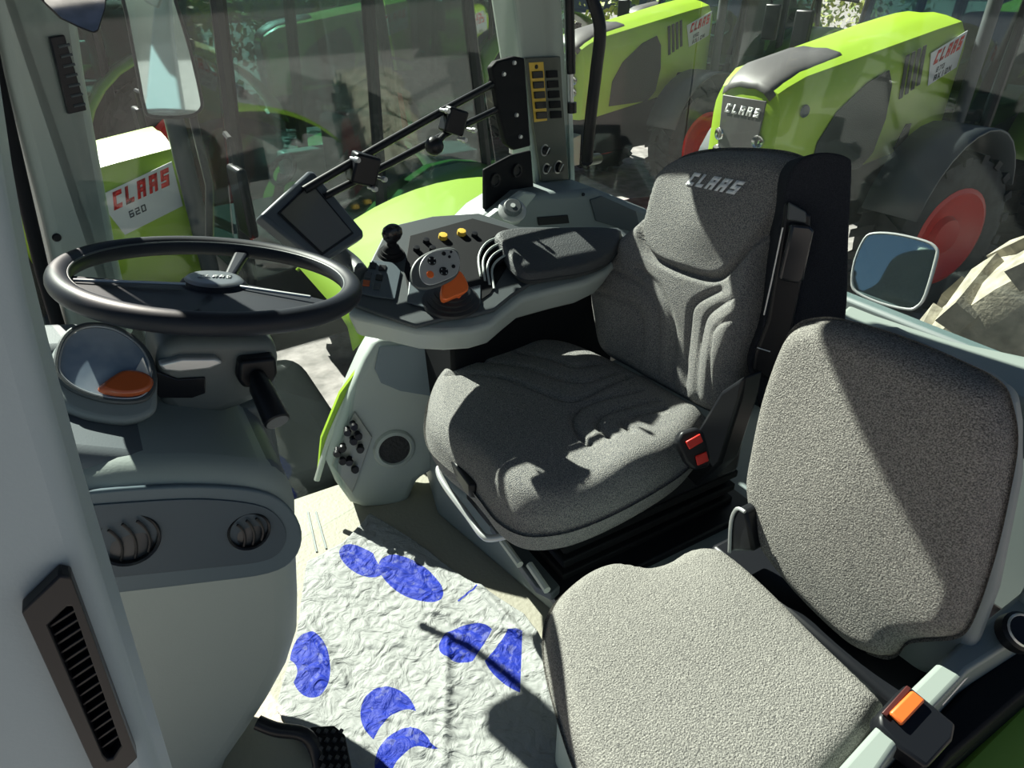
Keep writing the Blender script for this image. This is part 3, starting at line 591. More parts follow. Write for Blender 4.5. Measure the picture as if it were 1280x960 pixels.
bk = Cushion(bo, BK, .11, .045, gB, [(900, 270, .13, .10, 0, .030), (765, 400, .05, .16, .15, .016), (925, 400, .05, .16, -.1, .034), (850, 440, .06, .12, 0, -.012)], rings=54, N=240, crown=.012)
obj('backrest', bk.mesh(), M_FAB, ds, smooth=85)
lu = (W(932, 246, pl=BK)-W(864, 232, pl=BK)); lvv = W(870, 216, pl=BK)-W(864, 232, pl=BK)
bm = B(); o0 = W(866, 232, pl=BK)
def lf(u, v):
    p = o0+lu*u*.93+lvv*v; q = bk.to2(p); return bk.to3(q, bk.h(q, bk.edge(q))+.0025)
letters(bm, 'CLAAS', lf, shear=.30, wd=.27); obj('headrest_logo', bm, mat('embroidery_silver', (.85, .88, .9), .6), ds, solid=.001)
# belt tower at the near side of the backrest
TP = ((1.10, .86, .6), Vector((-.55, -.83, .10)).normalized())
def tp(px, py, o=0): return W(px, py, pl=TP)+TP[1]*o
bm = B(); prism(bm, spline([tp(*p) for p in [(983, 232), (990, 212), (1008, 195), (1035, 190), (1062, 197), (1066, 215), (1062, 300), (1058, 400), (1040, 470), (990, 560), (962, 540), (940, 478), (938, 448), (955, 400), (972, 300), (980, 255)]], 4), -TP[1]*.11, .9); tw = obj('belt_tower', bm, M_FABD, ds, bevel=.016, segs=4)
bm = B(); prism(bm, [tp(*p, .0) for p in [(980, 252), (1000, 258), (1012, 268), (1010, 300), (1002, 340), (990, 400), (975, 460), (962, 474), (940, 460), (942, 440), (958, 398), (970, 320)]], TP[1]*.014); gd = obj('belt_cover', bm, M_BLK, ds, bevel=.006, segs=3)
bm = B(); prism(bm, [tp(*p, .014) for p in [(983, 276), (1006, 278), (1012, 284), (999, 345), (992, 350), (968, 345)]], TP[1]*.018); obj('belt_guide', bm, mat('gloss_black2', (.015, .017, .022), .2), gd, bevel=.006, segs=3)
bm = B(); prism(bm, [tp(*p, .014) for p in [(982, 250), (1003, 262), (1003, 276), (980, 272)]], TP[1]*.010); obj('belt_slot', bm, M_DG, gd, bevel=.003)
bm = B(); tube(bm, [tp(944, 431, .016), tp(960, 436, .016)], .0012, 6); obj('white_mark', bm, M_WHT, gd)
bm = B(); tube(bm, [tp(975, 282, .018), tp(962, 345, .018), tp(952, 390, .018)], .0018, 6); obj('edge_trim', bm, M_SIL, gd)
# undercarriage
bm = B(); box(bm, (.93, 1.10, .345), (.58, .40, .10)); obj('seat_pan', bm, M_BLK, ds, bevel=.015)
bm = B()
for k in range(6): box(bm, (.95, 1.10, .305-.022*k), (.52+.03*(k % 2), .36+.03*(k % 2), .022))
obj('suspension_bellows', bm, M_BLKM, ds, bevel=.004)
bm = B(); box(bm, (.95, 1.08, .175), (.64, .46, .03)); obj('base_plate', bm, M_BLK, ds, bevel=.005)
bm = B(); prism(bm, [W(*p, z=.21) for p in [(612, 664), (640, 672), (700, 742), (690, 752), (670, 742)]], (0, 0, .025)); obj('slide_rail', bm, M_DG, ds, bevel=.004)
for a, b in (((628, 676), (650, 706)), ((662, 706), (684, 738))):
    bm = B(); tube(bm, [W(*a, z=.242), W(*b, z=.242)], .009, 8); obj('slide_cap', bm, M_PALE, ds)
bm = B(); tube(bm, spline([W(p[0], p[1], z=p[2]) for p in [(600, 570, .34), (575, 574, .34), (552, 582, .335), (549, 592, .33), (560, 612, .32), (585, 645, .30), (602, 668, .29), (614, 673, .29), (640, 668, .30)]], 5, False), .0085, 12); obj('adjust_bar', bm, M_SIL, ds)
bm = B(); prism(bm, [W(*p, z=.44) for p in [(553, 550), (562, 546), (594, 588), (596, 606), (586, 606), (560, 570)]], (0, 0, -.04)); obj('adjust_handle', bm, M_BLK, ds, bevel=.005)
bm = B(); prism(bm, [W(*p, x=1.02) for p in [(885, 515), (900, 490), (930, 470), (925, 500), (900, 580), (870, 610), (850, 590), (858, 560)]], (.06, 0, 0)); obj('hinge_cover', bm, M_BLK, ds, bevel=.008)
bk1 = thing('seat_belt_buckle', 'black double seat belt buckle with red release buttons beside the driver cushion', 'buckle', W(868, 560, t=1.42))
Q = ((W(866, 560, t=1.44)), Vector((-.35, -.75, .55)).normalized())
def qp(px, py, o=0): return W(px, py, pl=Q)+Q[1]*o
bm = B(); prism(bm, [qp(*p) for p in [(846, 552), (852, 540), (872, 534), (880, 540), (890, 572), (886, 584), (868, 588), (858, 578)]], -Q[1]*.03); obj('housing', bm, M_BLK, bk1, bevel=.006)
for a in [[(856, 552), (874, 542), (878, 552), (861, 562)], [(868, 570), (882, 564), (885, 576), (871, 582)]]:
    bm = B(); prism(bm, [qp(*p, .001) for p in a], Q[1]*.006); obj('release_button', bm, M_REDB, bk1, bevel=.002)
# ------------------------------------------------------------------ passenger seat
ps = thing('passenger_seat', 'grey fabric fold-down passenger seat nearest the camera by the door', 'passenger seat', (.65, .45, .12))
PC = ((.62, .45, .50), Vector((-.02, 0, 1)).normalized())
po = [(684, 778), (690, 752), (706, 730), (735, 708), (762, 698), (785, 699), (808, 703), (835, 697), (862, 682), (888, 679), (912, 688), (960, 728), (1030, 796), (1104, 868), (1104, 882), (1078, 922), (1040, 966), (1000, 1015), (900, 1040), (800, 1030), (750, 990), (722, 935), (700, 870), (686, 815)]
pc = Cushion(po, PC, .075, .030, [], [(890, 760, .12, .16, 0, .008)], rings=30, N=180, crown=.012)
obj('seat_cushion', pc.mesh(), M_FAB2, ps, smooth=85)
PBN = Vector((-math.cos(math.radians(12)), -.05, math.sin(math.radians(12)))).normalized(); PBK = ((.855, .45, .50), PBN)
pb = [(943, 688), (932, 655), (925, 610), (930, 570), (945, 500), (968, 435), (985, 412), (1010, 405), (1040, 407), (1110, 428), (1190, 462), (1232, 486), (1246, 515), (1252, 560), (1243, 620), (1225, 700), (1200, 775), (1180, 800), (1140, 804), (1118, 808), (1106, 822), (1088, 825), (1050, 806), (990, 748)]
pbk = Cushion(pb, PBK, .07, .032, [], [(1060, 600, .12, .20, 0, .012)], rings=30, N=190, crown=.012)
obj('backrest', pbk.mesh(), mat('seat_fabric_mid', (.115, .112, .108), .95, bump=.6, bscale=380, col2=(.34, .325, .30), vscale=430, spec=.15, detail=2), ps, smooth=85)
bm = B(); prism(bm, [W(p[0], p[1], pl=(Vector(PBK[0])-PBN*.075, PBN)) for p in [(1000, 520), (1030, 424), (1060, 408), (1110, 410), (1230, 468), (1262, 492), (1268, 530), (1268, 600), (1240, 740), (1200, 850), (1100, 840)]], -PBN*.045); obj('back_shell', bm, M_MG, ps, bevel=.015, segs=3)
bm = B(); box(bm, (.66, .46, .21), (.37, .38, .41)); obj('base_box', bm, mat('base_box_grey', (.30, .36, .37), .5), ps, bevel=.03, segs=4)
bm = B(); prism(bm, [W(*p, x=.83) for p in [(912, 690), (914, 650), (922, 634), (932, 640), (942, 690)]], (.05, 0, 0)); obj('fold_hinge', bm, M_BLK, ps, bevel=.006)
bm = B(); tube(bm, spline([W(*p, x=.828) for p in [(912, 690), (914, 652), (921, 636), (931, 640)]], 4, False), .0035, 8); obj('hinge_rim', bm, M_SIL, ps)
bm = B(); box(bm, (.92, .42, .39), (.16, .46, .09)); obj('hinge_shade_beam', bm, M_BLK, ps, bevel=.01)  # hinge beam widened in black, standing in for shade in the recess below the backrest
# ------------------------------------------------------------------ near lower-right beam, buckle, door frame
bmz = .52
wl = thing('fender_beam', 'pale grey metal beam crossing the lower right corner beside the passenger seat', 'beam', (.8, .22, .3))
bm = B(); prism(bm, [W(p[0], p[1], z=bmz) for p in [(1000, 1010), (1045, 962), (1130, 868), (1200, 800), (1290, 728), (1400, 640), (1440, 690), (1300, 782), (1212, 838), (1120, 935), (1070, 1010)]], (0, 0, -.10)); obj('beam_body', bm, M_SUNM, wl, bevel=.008, segs=3)
bm = B(); prism(bm, [W(p[0], p[1], z=bmz-.05) for p in [(1080, 1010), (1125, 945), (1215, 850), (1310, 785), (1420, 720), (1500, 760), (1300, 850), (1190, 945), (1140, 1010)]], (0, 0, -.10)); obj('side_skirt', bm, M_BLKM, wl, bevel=.006)
sk2 = B(); tube(sk2, [W(1176, 880, z=.49), W(1214, 838, z=.50)], .003, 6); obj('bright_edge', sk2, M_SIL, wl)
bk2 = thing('orange_buckle', 'black seat belt buckle with one orange release button on the pale beam', 'buckle', W(1130, 885, z=bmz))
BPN = Vector((-.1, -.25, 1)).normalized(); BQ = (W(1130, 885, z=bmz+.012), BPN)
bm = B(); prism(bm, [W(*p, pl=BQ) for p in [(1098, 893), (1134, 854), (1196, 905), (1192, 925), (1160, 960), (1125, 935), (1100, 908)]], -BPN*.035); obj('housing', bm, M_BLK, bk2, bevel=.005)
bm = B(); prism(bm, [W(*p, pl=BQ)+BPN*.001 for p in [(1109, 893), (1137, 865), (1154, 878), (1125, 909)]], BPN*.008); obj('release_button', bm, M_ORG, bk2, bevel=.003)
bm = B(); prism(bm, [W(*p, pl=BQ)+BPN*.0005 for p in [(1101, 892), (1132, 858), (1138, 862), (1107, 897)]], BPN*.004); obj('tongue_slot', bm, mat('slot_maroon', (.08, .02, .018), .4), bk2, bevel=.001)
rb = thing('recliner_knob', 'black knob with bright ring on the beam behind the passenger backrest', 'knob', W(1265, 790, z=.55))
bm = B(); lathe(bm, [(.030, 0), (.030, .02), (.024, .026), (0, .026)], W(1268, 792, z=.53), (-.3, -.5, 1), 24); obj('cap', bm, M_BLK, rb)
bm = B(); lathe(bm, [(.026, .026), (.024, .029), (.022, .026)], W(1268, 792, z=.53), (-.3, -.5, 1), 24); obj('ring', bm, M_SIL, rb)
# green outer door frame with its black gasket, out of the door opening
df = thing('green_fender_edge', 'green painted fender with black rubber edge in the lower right corner', 'fender', W(1250, 930, z=.42))
bm = B(); prism(bm, [W(p[0], p[1], z=.40) for p in [(1150, 1010), (1185, 966), (1290, 862), (1400, 770), (1500, 900), (1300, 1100)]], (0, 0, -.05)); obj('painted_panel', bm, mat('fender_green', (.36, .58, .06), .4), df, bevel=.01)
bm = B(); tube(bm, [W(1120, 1010, z=.43), W(1180, 950, z=.43), W(1290, 845, z=.43), W(1400, 745, z=.43)], .012, 12); obj('rubber_edge', bm, M_BLKM, df)
# ------------------------------------------------------------------ rear ledge and trim behind the passenger seat
bm = B(); prism(bm, [W(p[0], p[1], z=.70) for p in [(1042, 398), (1062, 380), (1095, 393), (1190, 425), (1290, 446), (1420, 480), (1440, 560), (1290, 505), (1240, 480), (1110, 430)]], (0, 0, -.12)); lg = struct('trim_9', bm, M_SUNM, bevel=.01)
bm = B(); prism(bm, [W(*p, z=.702) for p in [(1112, 420), (1140, 432), (1138, 436), (1110, 424)]], (0, 0, .002)); obj('slot', bm, M_BLK, lg)
bm = B(); prism(bm, [(1.05, .18, .05), (1.72, .10, .05), (1.72, .10, .68), (1.40, .12, .68), (1.12, .20, .60)], (0, .05, 0)); struct('trim_10', bm, M_LG, bevel=.01)
#=MAT=
# ------------------------------------------------------------------ floor mat sheet with blue footprints
def matsheet():
    out = [(462, 643), (478, 650), (580, 722), (655, 770), (672, 792), (700, 840), (720, 900), (700, 1000), (480, 1010), (400, 960), (345, 888), (352, 860), (372, 790), (381, 720), (384, 702), (430, 680)]
    w2 = [W(p[0], p[1], z=.012) for p in out]
    us = [p.x for p in w2]; vs = [p.y for p in w2]
    bm = B(); N = 150; x0, x1, y0, y1 = min(us), max(us), min(vs), max(vs); g = {}
    def inside(x, y):
        c = False; n = len(w2)
        for i in range(n):
            a, b = w2[i], w2[i-1]
            if (a.y > y) != (b.y > y) and x < (b.x-a.x)*(y-a.y)/(b.y-a.y)+a.x: c = not c
        return c
    # clipped smooth fan grid: rings between outline and centre
    o = Cushion.resample([Vector((p.x, p.y)) for p in w2], 260); c = sum(o, Vector((0, 0)))/260; R = []
    def hz(q):
        p = Vector((q.x, q.y, 0)); z = .014
        z += .0075*noise.noise(Vector((q.x*9, q.y*7, 1)))
        a = noise.noise(Vector((q.x*30+q.y*26, q.x*-8+q.y*9, 3))); z += .0050*abs(a)
        b = noise.noise(Vector((q.x*18-q.y*40, q.x*20, 5))); z += .0035*abs(b)
        for A, C in (((560, 800), (555, 960)), ((540, 770), (660, 800)), ((384, 780), (432, 860)), ((600, 740), (650, 800))):
            A = W(*A, z=0); C = W(*C, z=0); d = segdist(q, Vector((A.x, A.y)), Vector((C.x, C.y))); z += .009*math.exp(-(d/.010)**2)
        return z
    for i in range(110):
        s = 1-i/110
        R.append([bm.verts.new((c.x+(q.x-c.x)*s, c.y+(q.y-c.y)*s, hz(c+(q-c)*s))) for q in o])
    R.append([bm.verts.new((c.x, c.y, hz(c)))])
    for a, b in zip(R, R[1:]):
        for k in range(260):
            k2 = (k+1) % 260
            if len(b) == 1: bm.faces.new((a[k], a[k2], b[0]))
            else: bm.faces.new((a[k], a[k2], b[k2], b[k]))
    return bm
m = bpy.data.materials.new('printed_sheet'); m.use_nodes = True; nt = m.node_tree; bs = nt.nodes['Principled BSDF']
geo = nt.nodes.new('ShaderNodeNewGeometry')
def MT(op, a, b=None, c=None):
    n = nt.nodes.new('ShaderNodeMath'); n.operation = op
    for i, v in enumerate((a, b, c)):
        if v is None: continue
        if isinstance(v, (int, float)): n.inputs[i].default_value = v
        else: nt.links.new(v, n.inputs[i])
    return n.outputs[0]
sep = nt.nodes.new('ShaderNodeSeparateXYZ'); nt.links.new(geo.outputs['Position'], sep.inputs[0]); X_, Y_ = sep.outputs[0], sep.outputs[1]
def lin(ax, ay, c): return MT('ADD', MT('ADD', MT('MULTIPLY', X_, ax), MT('MULTIPLY', Y_, ay)), c)
def ellip(cx, cy, ax, ay, bx, by):
    """ellipse through floor points: centre, end of long axis, end of short axis (pixels on the floor)"""
    C, A, D = W(cx, cy, z=.01), W(ax, ay, z=.01), W(bx, by, z=.01)
    M2 = Matrix(((A.x-C.x, D.x-C.x), (A.y-C.y, D.y-C.y))).inverted()
    p = lin(M2[0][0], M2[0][1], -(M2[0][0]*C.x+M2[0][1]*C.y)); q = lin(M2[1][0], M2[1][1], -(M2[1][0]*C.x+M2[1][1]*C.y))
    return MT('SUBTRACT', 1, MT('ADD', MT('MULTIPLY', p, p), MT('MULTIPLY', q, q)))
def half(a, b, inside):
    A, C, I = (W(*p, z=.01) for p in (a, b, inside)); nx, ny = -(C.y-A.y), C.x-A.x
    if (I.x-A.x)*nx+(I.y-A.y)*ny < 0: nx, ny = -nx, -ny
    return lin(nx*30, ny*30, -30*(A.x*nx+A.y*ny))
def AND(*l):
    r = l[0]
    for x in l[1:]: r = MT('MINIMUM', r, x)
    return r
def NOT(a): return MT('MULTIPLY', a, -1)
shapes = [
 AND(ellip(513, 725, 553, 736, 505, 699)),
 AND(ellip(452, 703, 480, 712, 450, 685), NOT(ellip(520, 715, 575, 735, 500, 670))),
 AND(ellip(585, 806, 550, 806, 592, 782), half((615, 790), (588, 835), (570, 800))),
 AND(ellip(650, 830, 602, 812, 650, 795), half((653, 790), (650, 870), (630, 820)), half((632, 795), (602, 835), (640, 830))),
 AND(ellip(486, 896, 451, 890, 488, 861), NOT(ellip(505, 960, 463, 940, 520, 892))),
 AND(ellip(505, 950, 470, 950, 512, 912), NOT(ellip(525, 985, 485, 985, 530, 935))),
 AND(half((470, 935), (515, 910), (500, 925)), half((515, 912), (548, 938), (500, 930)), half((548, 938), (490, 932), (515, 920))),
 AND(ellip(388, 832, 413, 830, 385, 793), NOT(ellip(340, 850, 372, 845, 345, 825))),
 AND(half((573, 750), (595, 735), (590, 745)), half((574, 752), (596, 737), (580, 742)), half((571, 750), (575, 754), (590, 740)), half((594, 732), (598, 738), (580, 748))),
]
r = shapes[0]
for x in shapes[1:]: r = MT('MAXIMUM', r, x)
nz = nt.nodes.new('ShaderNodeTexNoise'); nz.inputs['Scale'].default_value = 45; nz.inputs['Detail'].default_value = 5; nt.links.new(geo.outputs['Position'], nz.inputs['Vector'])
msk = MT('MULTIPLY', MT('GREATER_THAN', r, 0.0), MT('ADD', .82, MT('MULTIPLY', MT('LESS_THAN', nz.outputs['Fac'], .60), .18)))
mx = nt.nodes.new('ShaderNodeMix'); mx.data_type = 'RGBA'; nt.links.new(msk, mx.inputs[0])
mx.inputs[6].default_value = (.30, .31, .305, 1); mx.inputs[7].default_value = (.010, .026, .30, 1); nt.links.new(mx.outputs[2], bs.inputs['Base Color'])
bs.inputs['Roughness'].default_value = .55; bs.inputs['Specular IOR Level'].default_value = .2
wv_ = nt.nodes.new('ShaderNodeTexNoise'); wv_.inputs['Scale'].default_value = 26; wv_.inputs['Detail'].default_value = 6; wv_.inputs['Distortion'].default_value = 1.2; nt.links.new(geo.outputs['Position'], wv_.inputs['Vector'])
bp2 = nt.nodes.new('ShaderNodeBump'); bp2.inputs['Strength'].default_value = 1.0; bp2.inputs['Distance'].default_value = .012; nt.links.new(wv_.outputs['Fac'], bp2.inputs['Height']); nt.links.new(bp2.outputs['Normal'], bs.inputs['Normal'])
fm = obj('floor_sheet', matsheet(), m, None, smooth=80, solid=.0015); setp(fm, 'crinkled white protective sheet printed with blue shoe soles on the cab floor', 'floor mat')
# grooves of the floor panel
for a, b in (((385, 640), (396, 690)), ((395, 640), (408, 686))):
    bm = B(); tube(bm, [W(*a, z=.001), W(*b, z=.001)], .003, 6); struct('trim_11', bm, M_MG)
# ------------------------------------------------------------------ mirrors
im = thing('interior_mirror', 'black edged interior mirror hanging at the top left corner', 'mirror', W(95, 10, t=.8))
IPL = (W(95, 5, t=.80), Vector((.15, -.9, -.22)).normalized())
mo_ = [(45, -25), (52, 2), (75, 24), (100, 36), (118, 43), (124, 40), (133, 12), (137, -30)]
bm = B(); prism(bm, [W(*p, pl=IPL) for p in mo_], -IPL[1]*.018); obj('housing', bm, M_BLK, im, bevel=.004)
bm = B(); prism(bm, [W((p[0]-92)*.92+92, (p[1]-5)*.92+4, pl=IPL)+IPL[1]*.0004 for p in mo_], IPL[1]*.0015); obj('mirror_face', bm, M_MIR, im)
def ext_mirror(name, label, outl, pl, c, arm, rim=M_BLK, dep=.05):
    t = thing(name, label, 'mirror', W(*c, pl=pl))
    sp_ = spline([W(*p, pl=pl) for p in outl], 3); n = Vector(pl[1])
    bm = B(); prism(bm, sp_, -n*dep, .88); obj('housing', bm, M_BLK, t, bevel=.006)
    cc_ = sum(sp_, Vector())/len(sp_)
    bm = B(); prism(bm, [cc_+(p-cc_)*.95+n*.001 for p in sp_], n*.002); obj('mirror_face', bm, M_MIR, t)
    bm = B(); tube(bm, [cc_+(p-cc_)*.975+n*.002 for p in sp_], .0045, 8, closed=True); obj('rim', bm, rim, t)
    bm = B(); tube(bm, arm, .011, 10); obj('arm', bm, M_BLK, t)
EP = (W(205, 70, y=2.0), Vector((-.15, -1, .02)).normalized())
ext_mirror('exterior_mirror', 'tall exterior mirror outside the right side window near the front pillar', [(150, -40), (158, 20), (172, 95), (180, 135), (190, 147), (235, 147), (252, 138), (252, 120), (238, 60), (220, 0), (212, -40)], EP, (205, 70), [W(225, 60, y=2.06), W(242, 150, y=2.06), W(262, 232, y=2.0), W(262, 300, y=1.95)], M_BLK)
RPm = (W(1118, 338, x=1.95), Vector((-.93, -.10, .36)).normalized())
ext_mirror('rear_mirror', 'rounded rectangular mirror with silver rim seen through the rear window', [(1064, 352), (1068, 325), (1080, 298), (1092, 291), (1120, 292), (1158, 301), (1172, 310), (1172, 322), (1158, 370), (1147, 385), (1134, 388), (1100, 380), (1070, 366)], RPm, (1118, 338), [W(1090, 340, x=2.0), W(1070, 380, x=2.0), W(1062, 420, x=2.0)], M_SIL)
#=OUT=
of = thing('rear_fender', 'lime green curved fender of the cab itself, just outside the right side window', 'fender', (1.9, 2.3, -.4))
bm = B(); fa = [math.radians(d) for d in range(45, 131, 5)]; rg = []
for a in fa:
    x, z = 1.28+1.10*math.cos(a), -.40+1.06*math.sin(a)
    rg.append([bm.verts.new((x, y, z-dz)) for y, dz in ((2.02, .10), (2.04, .02), (2.12, 0), (2.60, .0), (2.66, .03))])
for a, b in zip(rg, rg[1:]):
    for k in range(4): bm.faces.new((a[k], a[k+1], b[k+1], b[k]))
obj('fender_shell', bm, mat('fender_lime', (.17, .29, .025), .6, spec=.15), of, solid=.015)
bm = B(); rg = []
for a in fa:
    c0, s0 = math.cos(a), math.sin(a)
    rg.append([bm.verts.new((1.28+r*c0, 2.015, -.40+r*s0)) for r in (.84, 1.05)])
for a, b in zip(rg, rg[1:]): bm.faces.new((a[0], a[1], b[1], b[0]))
obj('inner_arch', bm, M_DG, of, solid=.012)
tk = thing('side_tank', 'dark grey tank and step outside the foot of the right side window', 'tank', (-.18, 2.3, -1.0))
bm = B(); box(bm, (.0, 2.50, -.62), (1.2, 1.1, .95)); obj('tank_body', bm, mat('tank_matt', (.010, .012, .012), 1, spec=0), tk, bevel=.12, segs=5)
for k in range(3):
    bm = B(); box(bm, (-.18, 2.1+.12*k, -.13), (.6, .06, .02)); obj('step_plate', bm, mat('tank_matt', (.010, .012, .012)), tk, bevel=.004)


# ------------------------------------------------------------------ yard
bm = B(); box(bm, (20, 30, GZ-.05), (160, 160, .1)); g = obj('ground', bm, mat('yard_gravel', (.18, .17, .165), .9, bump=.5, bscale=20, col2=(.36, .335, .33), vscale=6, detail=8)); g['kind'] = 'structure'
def tyre(parent, c, r, w, rimr, rimmat, tm=M_TYRE, lugs=20, name='wheel', rot=0):
    """tyre around local y axis"""
    bm = B(); c = Vector(c); hw = w/2; ax = Vector((math.sin(rot), math.cos(rot), 0))
    lathe(bm, [(rimr, -hw*.75), (rimr*1.15, -hw*.95), (r*.80, -hw), (r*.92, -hw*.88), (r*.95, -hw*.5), (r*.955, 0), (r*.95, hw*.5), (r*.92, hw*.88), (r*.80, hw), (rimr*1.15, hw*.95), (rimr, hw*.75)], c, ax, 48, up=(1, 0, 0))
    sx = ax.cross(Vector((0, 0, 1)))
    for s in (-1, 1):
        for k in range(lugs):
            a = 2*PI*(k+(.5 if s > 0 else 0))/lugs
            pts = []
            for f, da in ((.02, .0), (1.0, .16)):
                for e in (-.055, .055):
                    aa = a+da+e
                    pts.append((f, aa))
            vs = []
            for rad in (r*.90, r):
                for f, aa in pts:
                    rr_ = rad*(1-(.03 if f > .5 else 0)); vs.append(bm.verts.new(c+ax*(s*hw*f)+(sx*math.cos(aa)+Vector((0, 0, 1))*math.sin(aa))*rr_))
            for q in ((0, 1, 3, 2), (4, 5, 7, 6), (0, 1, 5, 4), (2, 3, 7, 6), (0, 2, 6, 4), (1, 3, 7, 5)): bm.faces.new([vs[i] for i in q])
    t = obj(name, bm, tm, parent, world=False, smooth=35)
    bm = B()
    for s in (-1, 1):
        lathe(bm, [(rimr*1.10, s*hw*.90), (rimr*1.0, s*hw*.96), (rimr*.88, s*hw*.75), (rimr*.45, s*hw*.60), (rimr*.38, s*hw*.82), (0, s*hw*.84)], c, ax, 32)
    r_ = obj('rim', bm, rimmat, t, world=False); return t
def hood_w(x): return .30+.12*min(1, x/.25)**.6+.06*min(1, max(0, x-.25)/2)
def hood_t(x): return 1.98+.13*min(1, x/.25)**.5+.36*min(1, x/2.3)
def tractor(label, loc, rz=0, number='870 AXION', rimm=M_RED, badge=True, group=None, cab=2.95):
    t = thing('tractor', label, 'tractor', loc, group, rz)
    O = lambda nm, bm, m, **k: obj(nm, bm, m, t, world=False, **k)
    xs = [0, .03, .10, .25, .5, .8, 1.2, 1.6, 2.0, 2.35]
    bm = B(); R = []
    for i, x in enumerate(xs):
        w, tp_ = hood_w(x), hood_t(x); k = .8 if i == 0 else 1
        bt = 1.15+.12*x
        sec = [(-w*k*.9, bt), (-w*k, bt+.15), (-w*k, tp_-.26), (-w*k*.97, tp_-.16), (-w*k*.82, tp_-.045), (-w*.5, tp_), (-w*.25, tp_+.02), (0, tp_+.012)]
        sec = sec+[(-a, b) for a, b in sec[-2::-1]]
        R.append([bm.verts.new((x, a, b if i else b-.05*(b > 1.7))) for a, b in sec])
    for a, b in zip(R, R[1:]):
        for k in range(len(a)-1): bm.faces.new((a[k], a[k+1], b[k+1], b[k]))
    bm.faces.new(R[0]); bm.faces.new(R[-1]); O('hood', bm, M_GRN, smooth=30)
    # charcoal nose cap over the front of the hood
    bm = B(); R = []
    for x in (0, .03, .10, .25, .45, .62, .80):
        w, tp_ = hood_w(x), hood_t(x); q = .78-.10*x; e = .008
        R.append([bm.verts.new((x-(.006 if x < .01 else 0), y, z+e)) for y, z in [(-w*q, tp_-.06), (-w*.55, tp_-.006), (-w*.25, tp_+.018), (0, tp_+.012), (w*.25, tp_+.018), (w*.55, tp_-.006), (w*q, tp_-.06)]])
    for a, b in zip(R, R[1:]):
        for k in range(6): bm.faces.new((a[k], a[k+1], b[k+1], b[k]))
    O('nose_cap', bm, M_HOODG, solid=.006)
    bm = B(); prism(bm, [(-.012, y, z) for y, z in [(-.17, 1.2), (.17, 1.2), (.20, 1.6), (.22, 1.93), (-.22, 1.93), (-.20, 1.6)]], (-.012, 0, 0)); O('grille', bm, M_HOODG, bevel=.01)
    for s in (-1, 1):
        for z in (1.62, 1.48):
            bm = B(); lathe(bm, [(.055, 0), (.05, .012), (.03, .004), (0, .0)], (-.015, s*.20, z), (-1, s*.25, 0), 16); O('headlight', bm, M_CHR)
        bm = B(); lathe(bm, [(.05, 0), (.045, .010), (.03, .004), (0, .0)], (.22, s*(hood_w(.22)+.002), 1.86), (-.1, s, 0), 16); O('side_lamp', bm, M_DG)
        def sd(x, z, e=.006): return Vector((x, s*(hood_w(x)+e), z))
        msh = [(.42, 1.30), (.45, 1.60), (.62, 1.82), (.95, 2.02), (1.22, 2.10), (1.32, 1.98), (1.36, 1.70), (1.30, 1.42), (1.15, 1.30)]
        bm = B(); prism(bm, [sd(*p) for p in msh], (0, s*.008, 0)); O('side_mesh', bm, M_MESH, bevel=.003)
        for k in range(4):
            x = 1.42+.075*k; bm = B(); prism(bm, [sd(x, 2.20+.02*k), sd(x+.045, 2.21+.02*k), sd(x+.115, 1.86+.03*k), sd(x+.07, 1.85+.03*k)], (0, s*.006, 0)); O('vent_slot', bm, M_MESH)
        bm = B(); prism(bm, [sd(1.62, 1.42), sd(1.72, 1.62), sd(1.80, 1.62), sd(1.80, 1.45), sd(1.72, 1.33)], (0, s*.008, 0)); O('service_opening', bm, M_BLKM)
        if badge:
            bm = B(); prism(bm, [sd(1.80, 2.20), sd(2.30, 2.36), sd(2.30, 2.06), sd(1.90, 1.93)], (0, s*.004, 0)); bd = O('badge_panel', bm, M_BADGE)
            x0, x1 = (1.86, 2.24)
            def f1(u, v, z0=2.10, h=.11, xa=1.88, xb=2.25):
                if s > 0: u = 1-u
                x = xa+(xb-xa)*u; return sd(x, z0+(x-xa)*.30+v*h, .012)
            bm = B(); letters(bm, 'CLAAS', f1, wd=.27); obj('lettering', bm, M_REDB, bd, world=False, solid=.001)
            bm = B(); letters(bm, number.split()[0], lambda u, v: f1(u, v, 2.035, .045, 1.96, 2.07), wd=.18, shear=0); obj('number', bm, M_DG, bd, world=False, solid=.001)
            if ' ' in number:
                bm = B(); letters(bm, number.split()[1], lambda u, v: f1(u, v, 1.965, .05, 1.96, 2.20), wd=.2, shear=0); obj('model_name', bm, M_DG, bd, world=False, solid=.001)
    bm = B(); letters(bm, 'CLAAS', lambda u, v: Vector((-.028, .17-.34*u, 1.80+v*.07)), wd=.26); O('nose_lettering', bm, M_WHT, solid=.001)
    bm = B(); prism(bm, [(.15, -.28, .65), (3.9, -.28, .65), (3.9, -.28, 1.5), (2.3, -.28, 1.45), (.15, -.28, 1.25)], (0, .56, 0)); O('engine_block', bm, M_BLKM, bevel=.03)
    bm = B(); prism(bm, [(-.42, -.22, .55), (.15, -.22, .55), (.15, -.22, .95), (-.35, -.22, .85)], (0, .44, 0)); 
    box(bm, (-.45, -.34, .75), (.35, .06, .08)); box(bm, (-.45, .34, .75), (.35, .06, .08)); O('front_linkage', bm, M_PALE, bevel=.01)
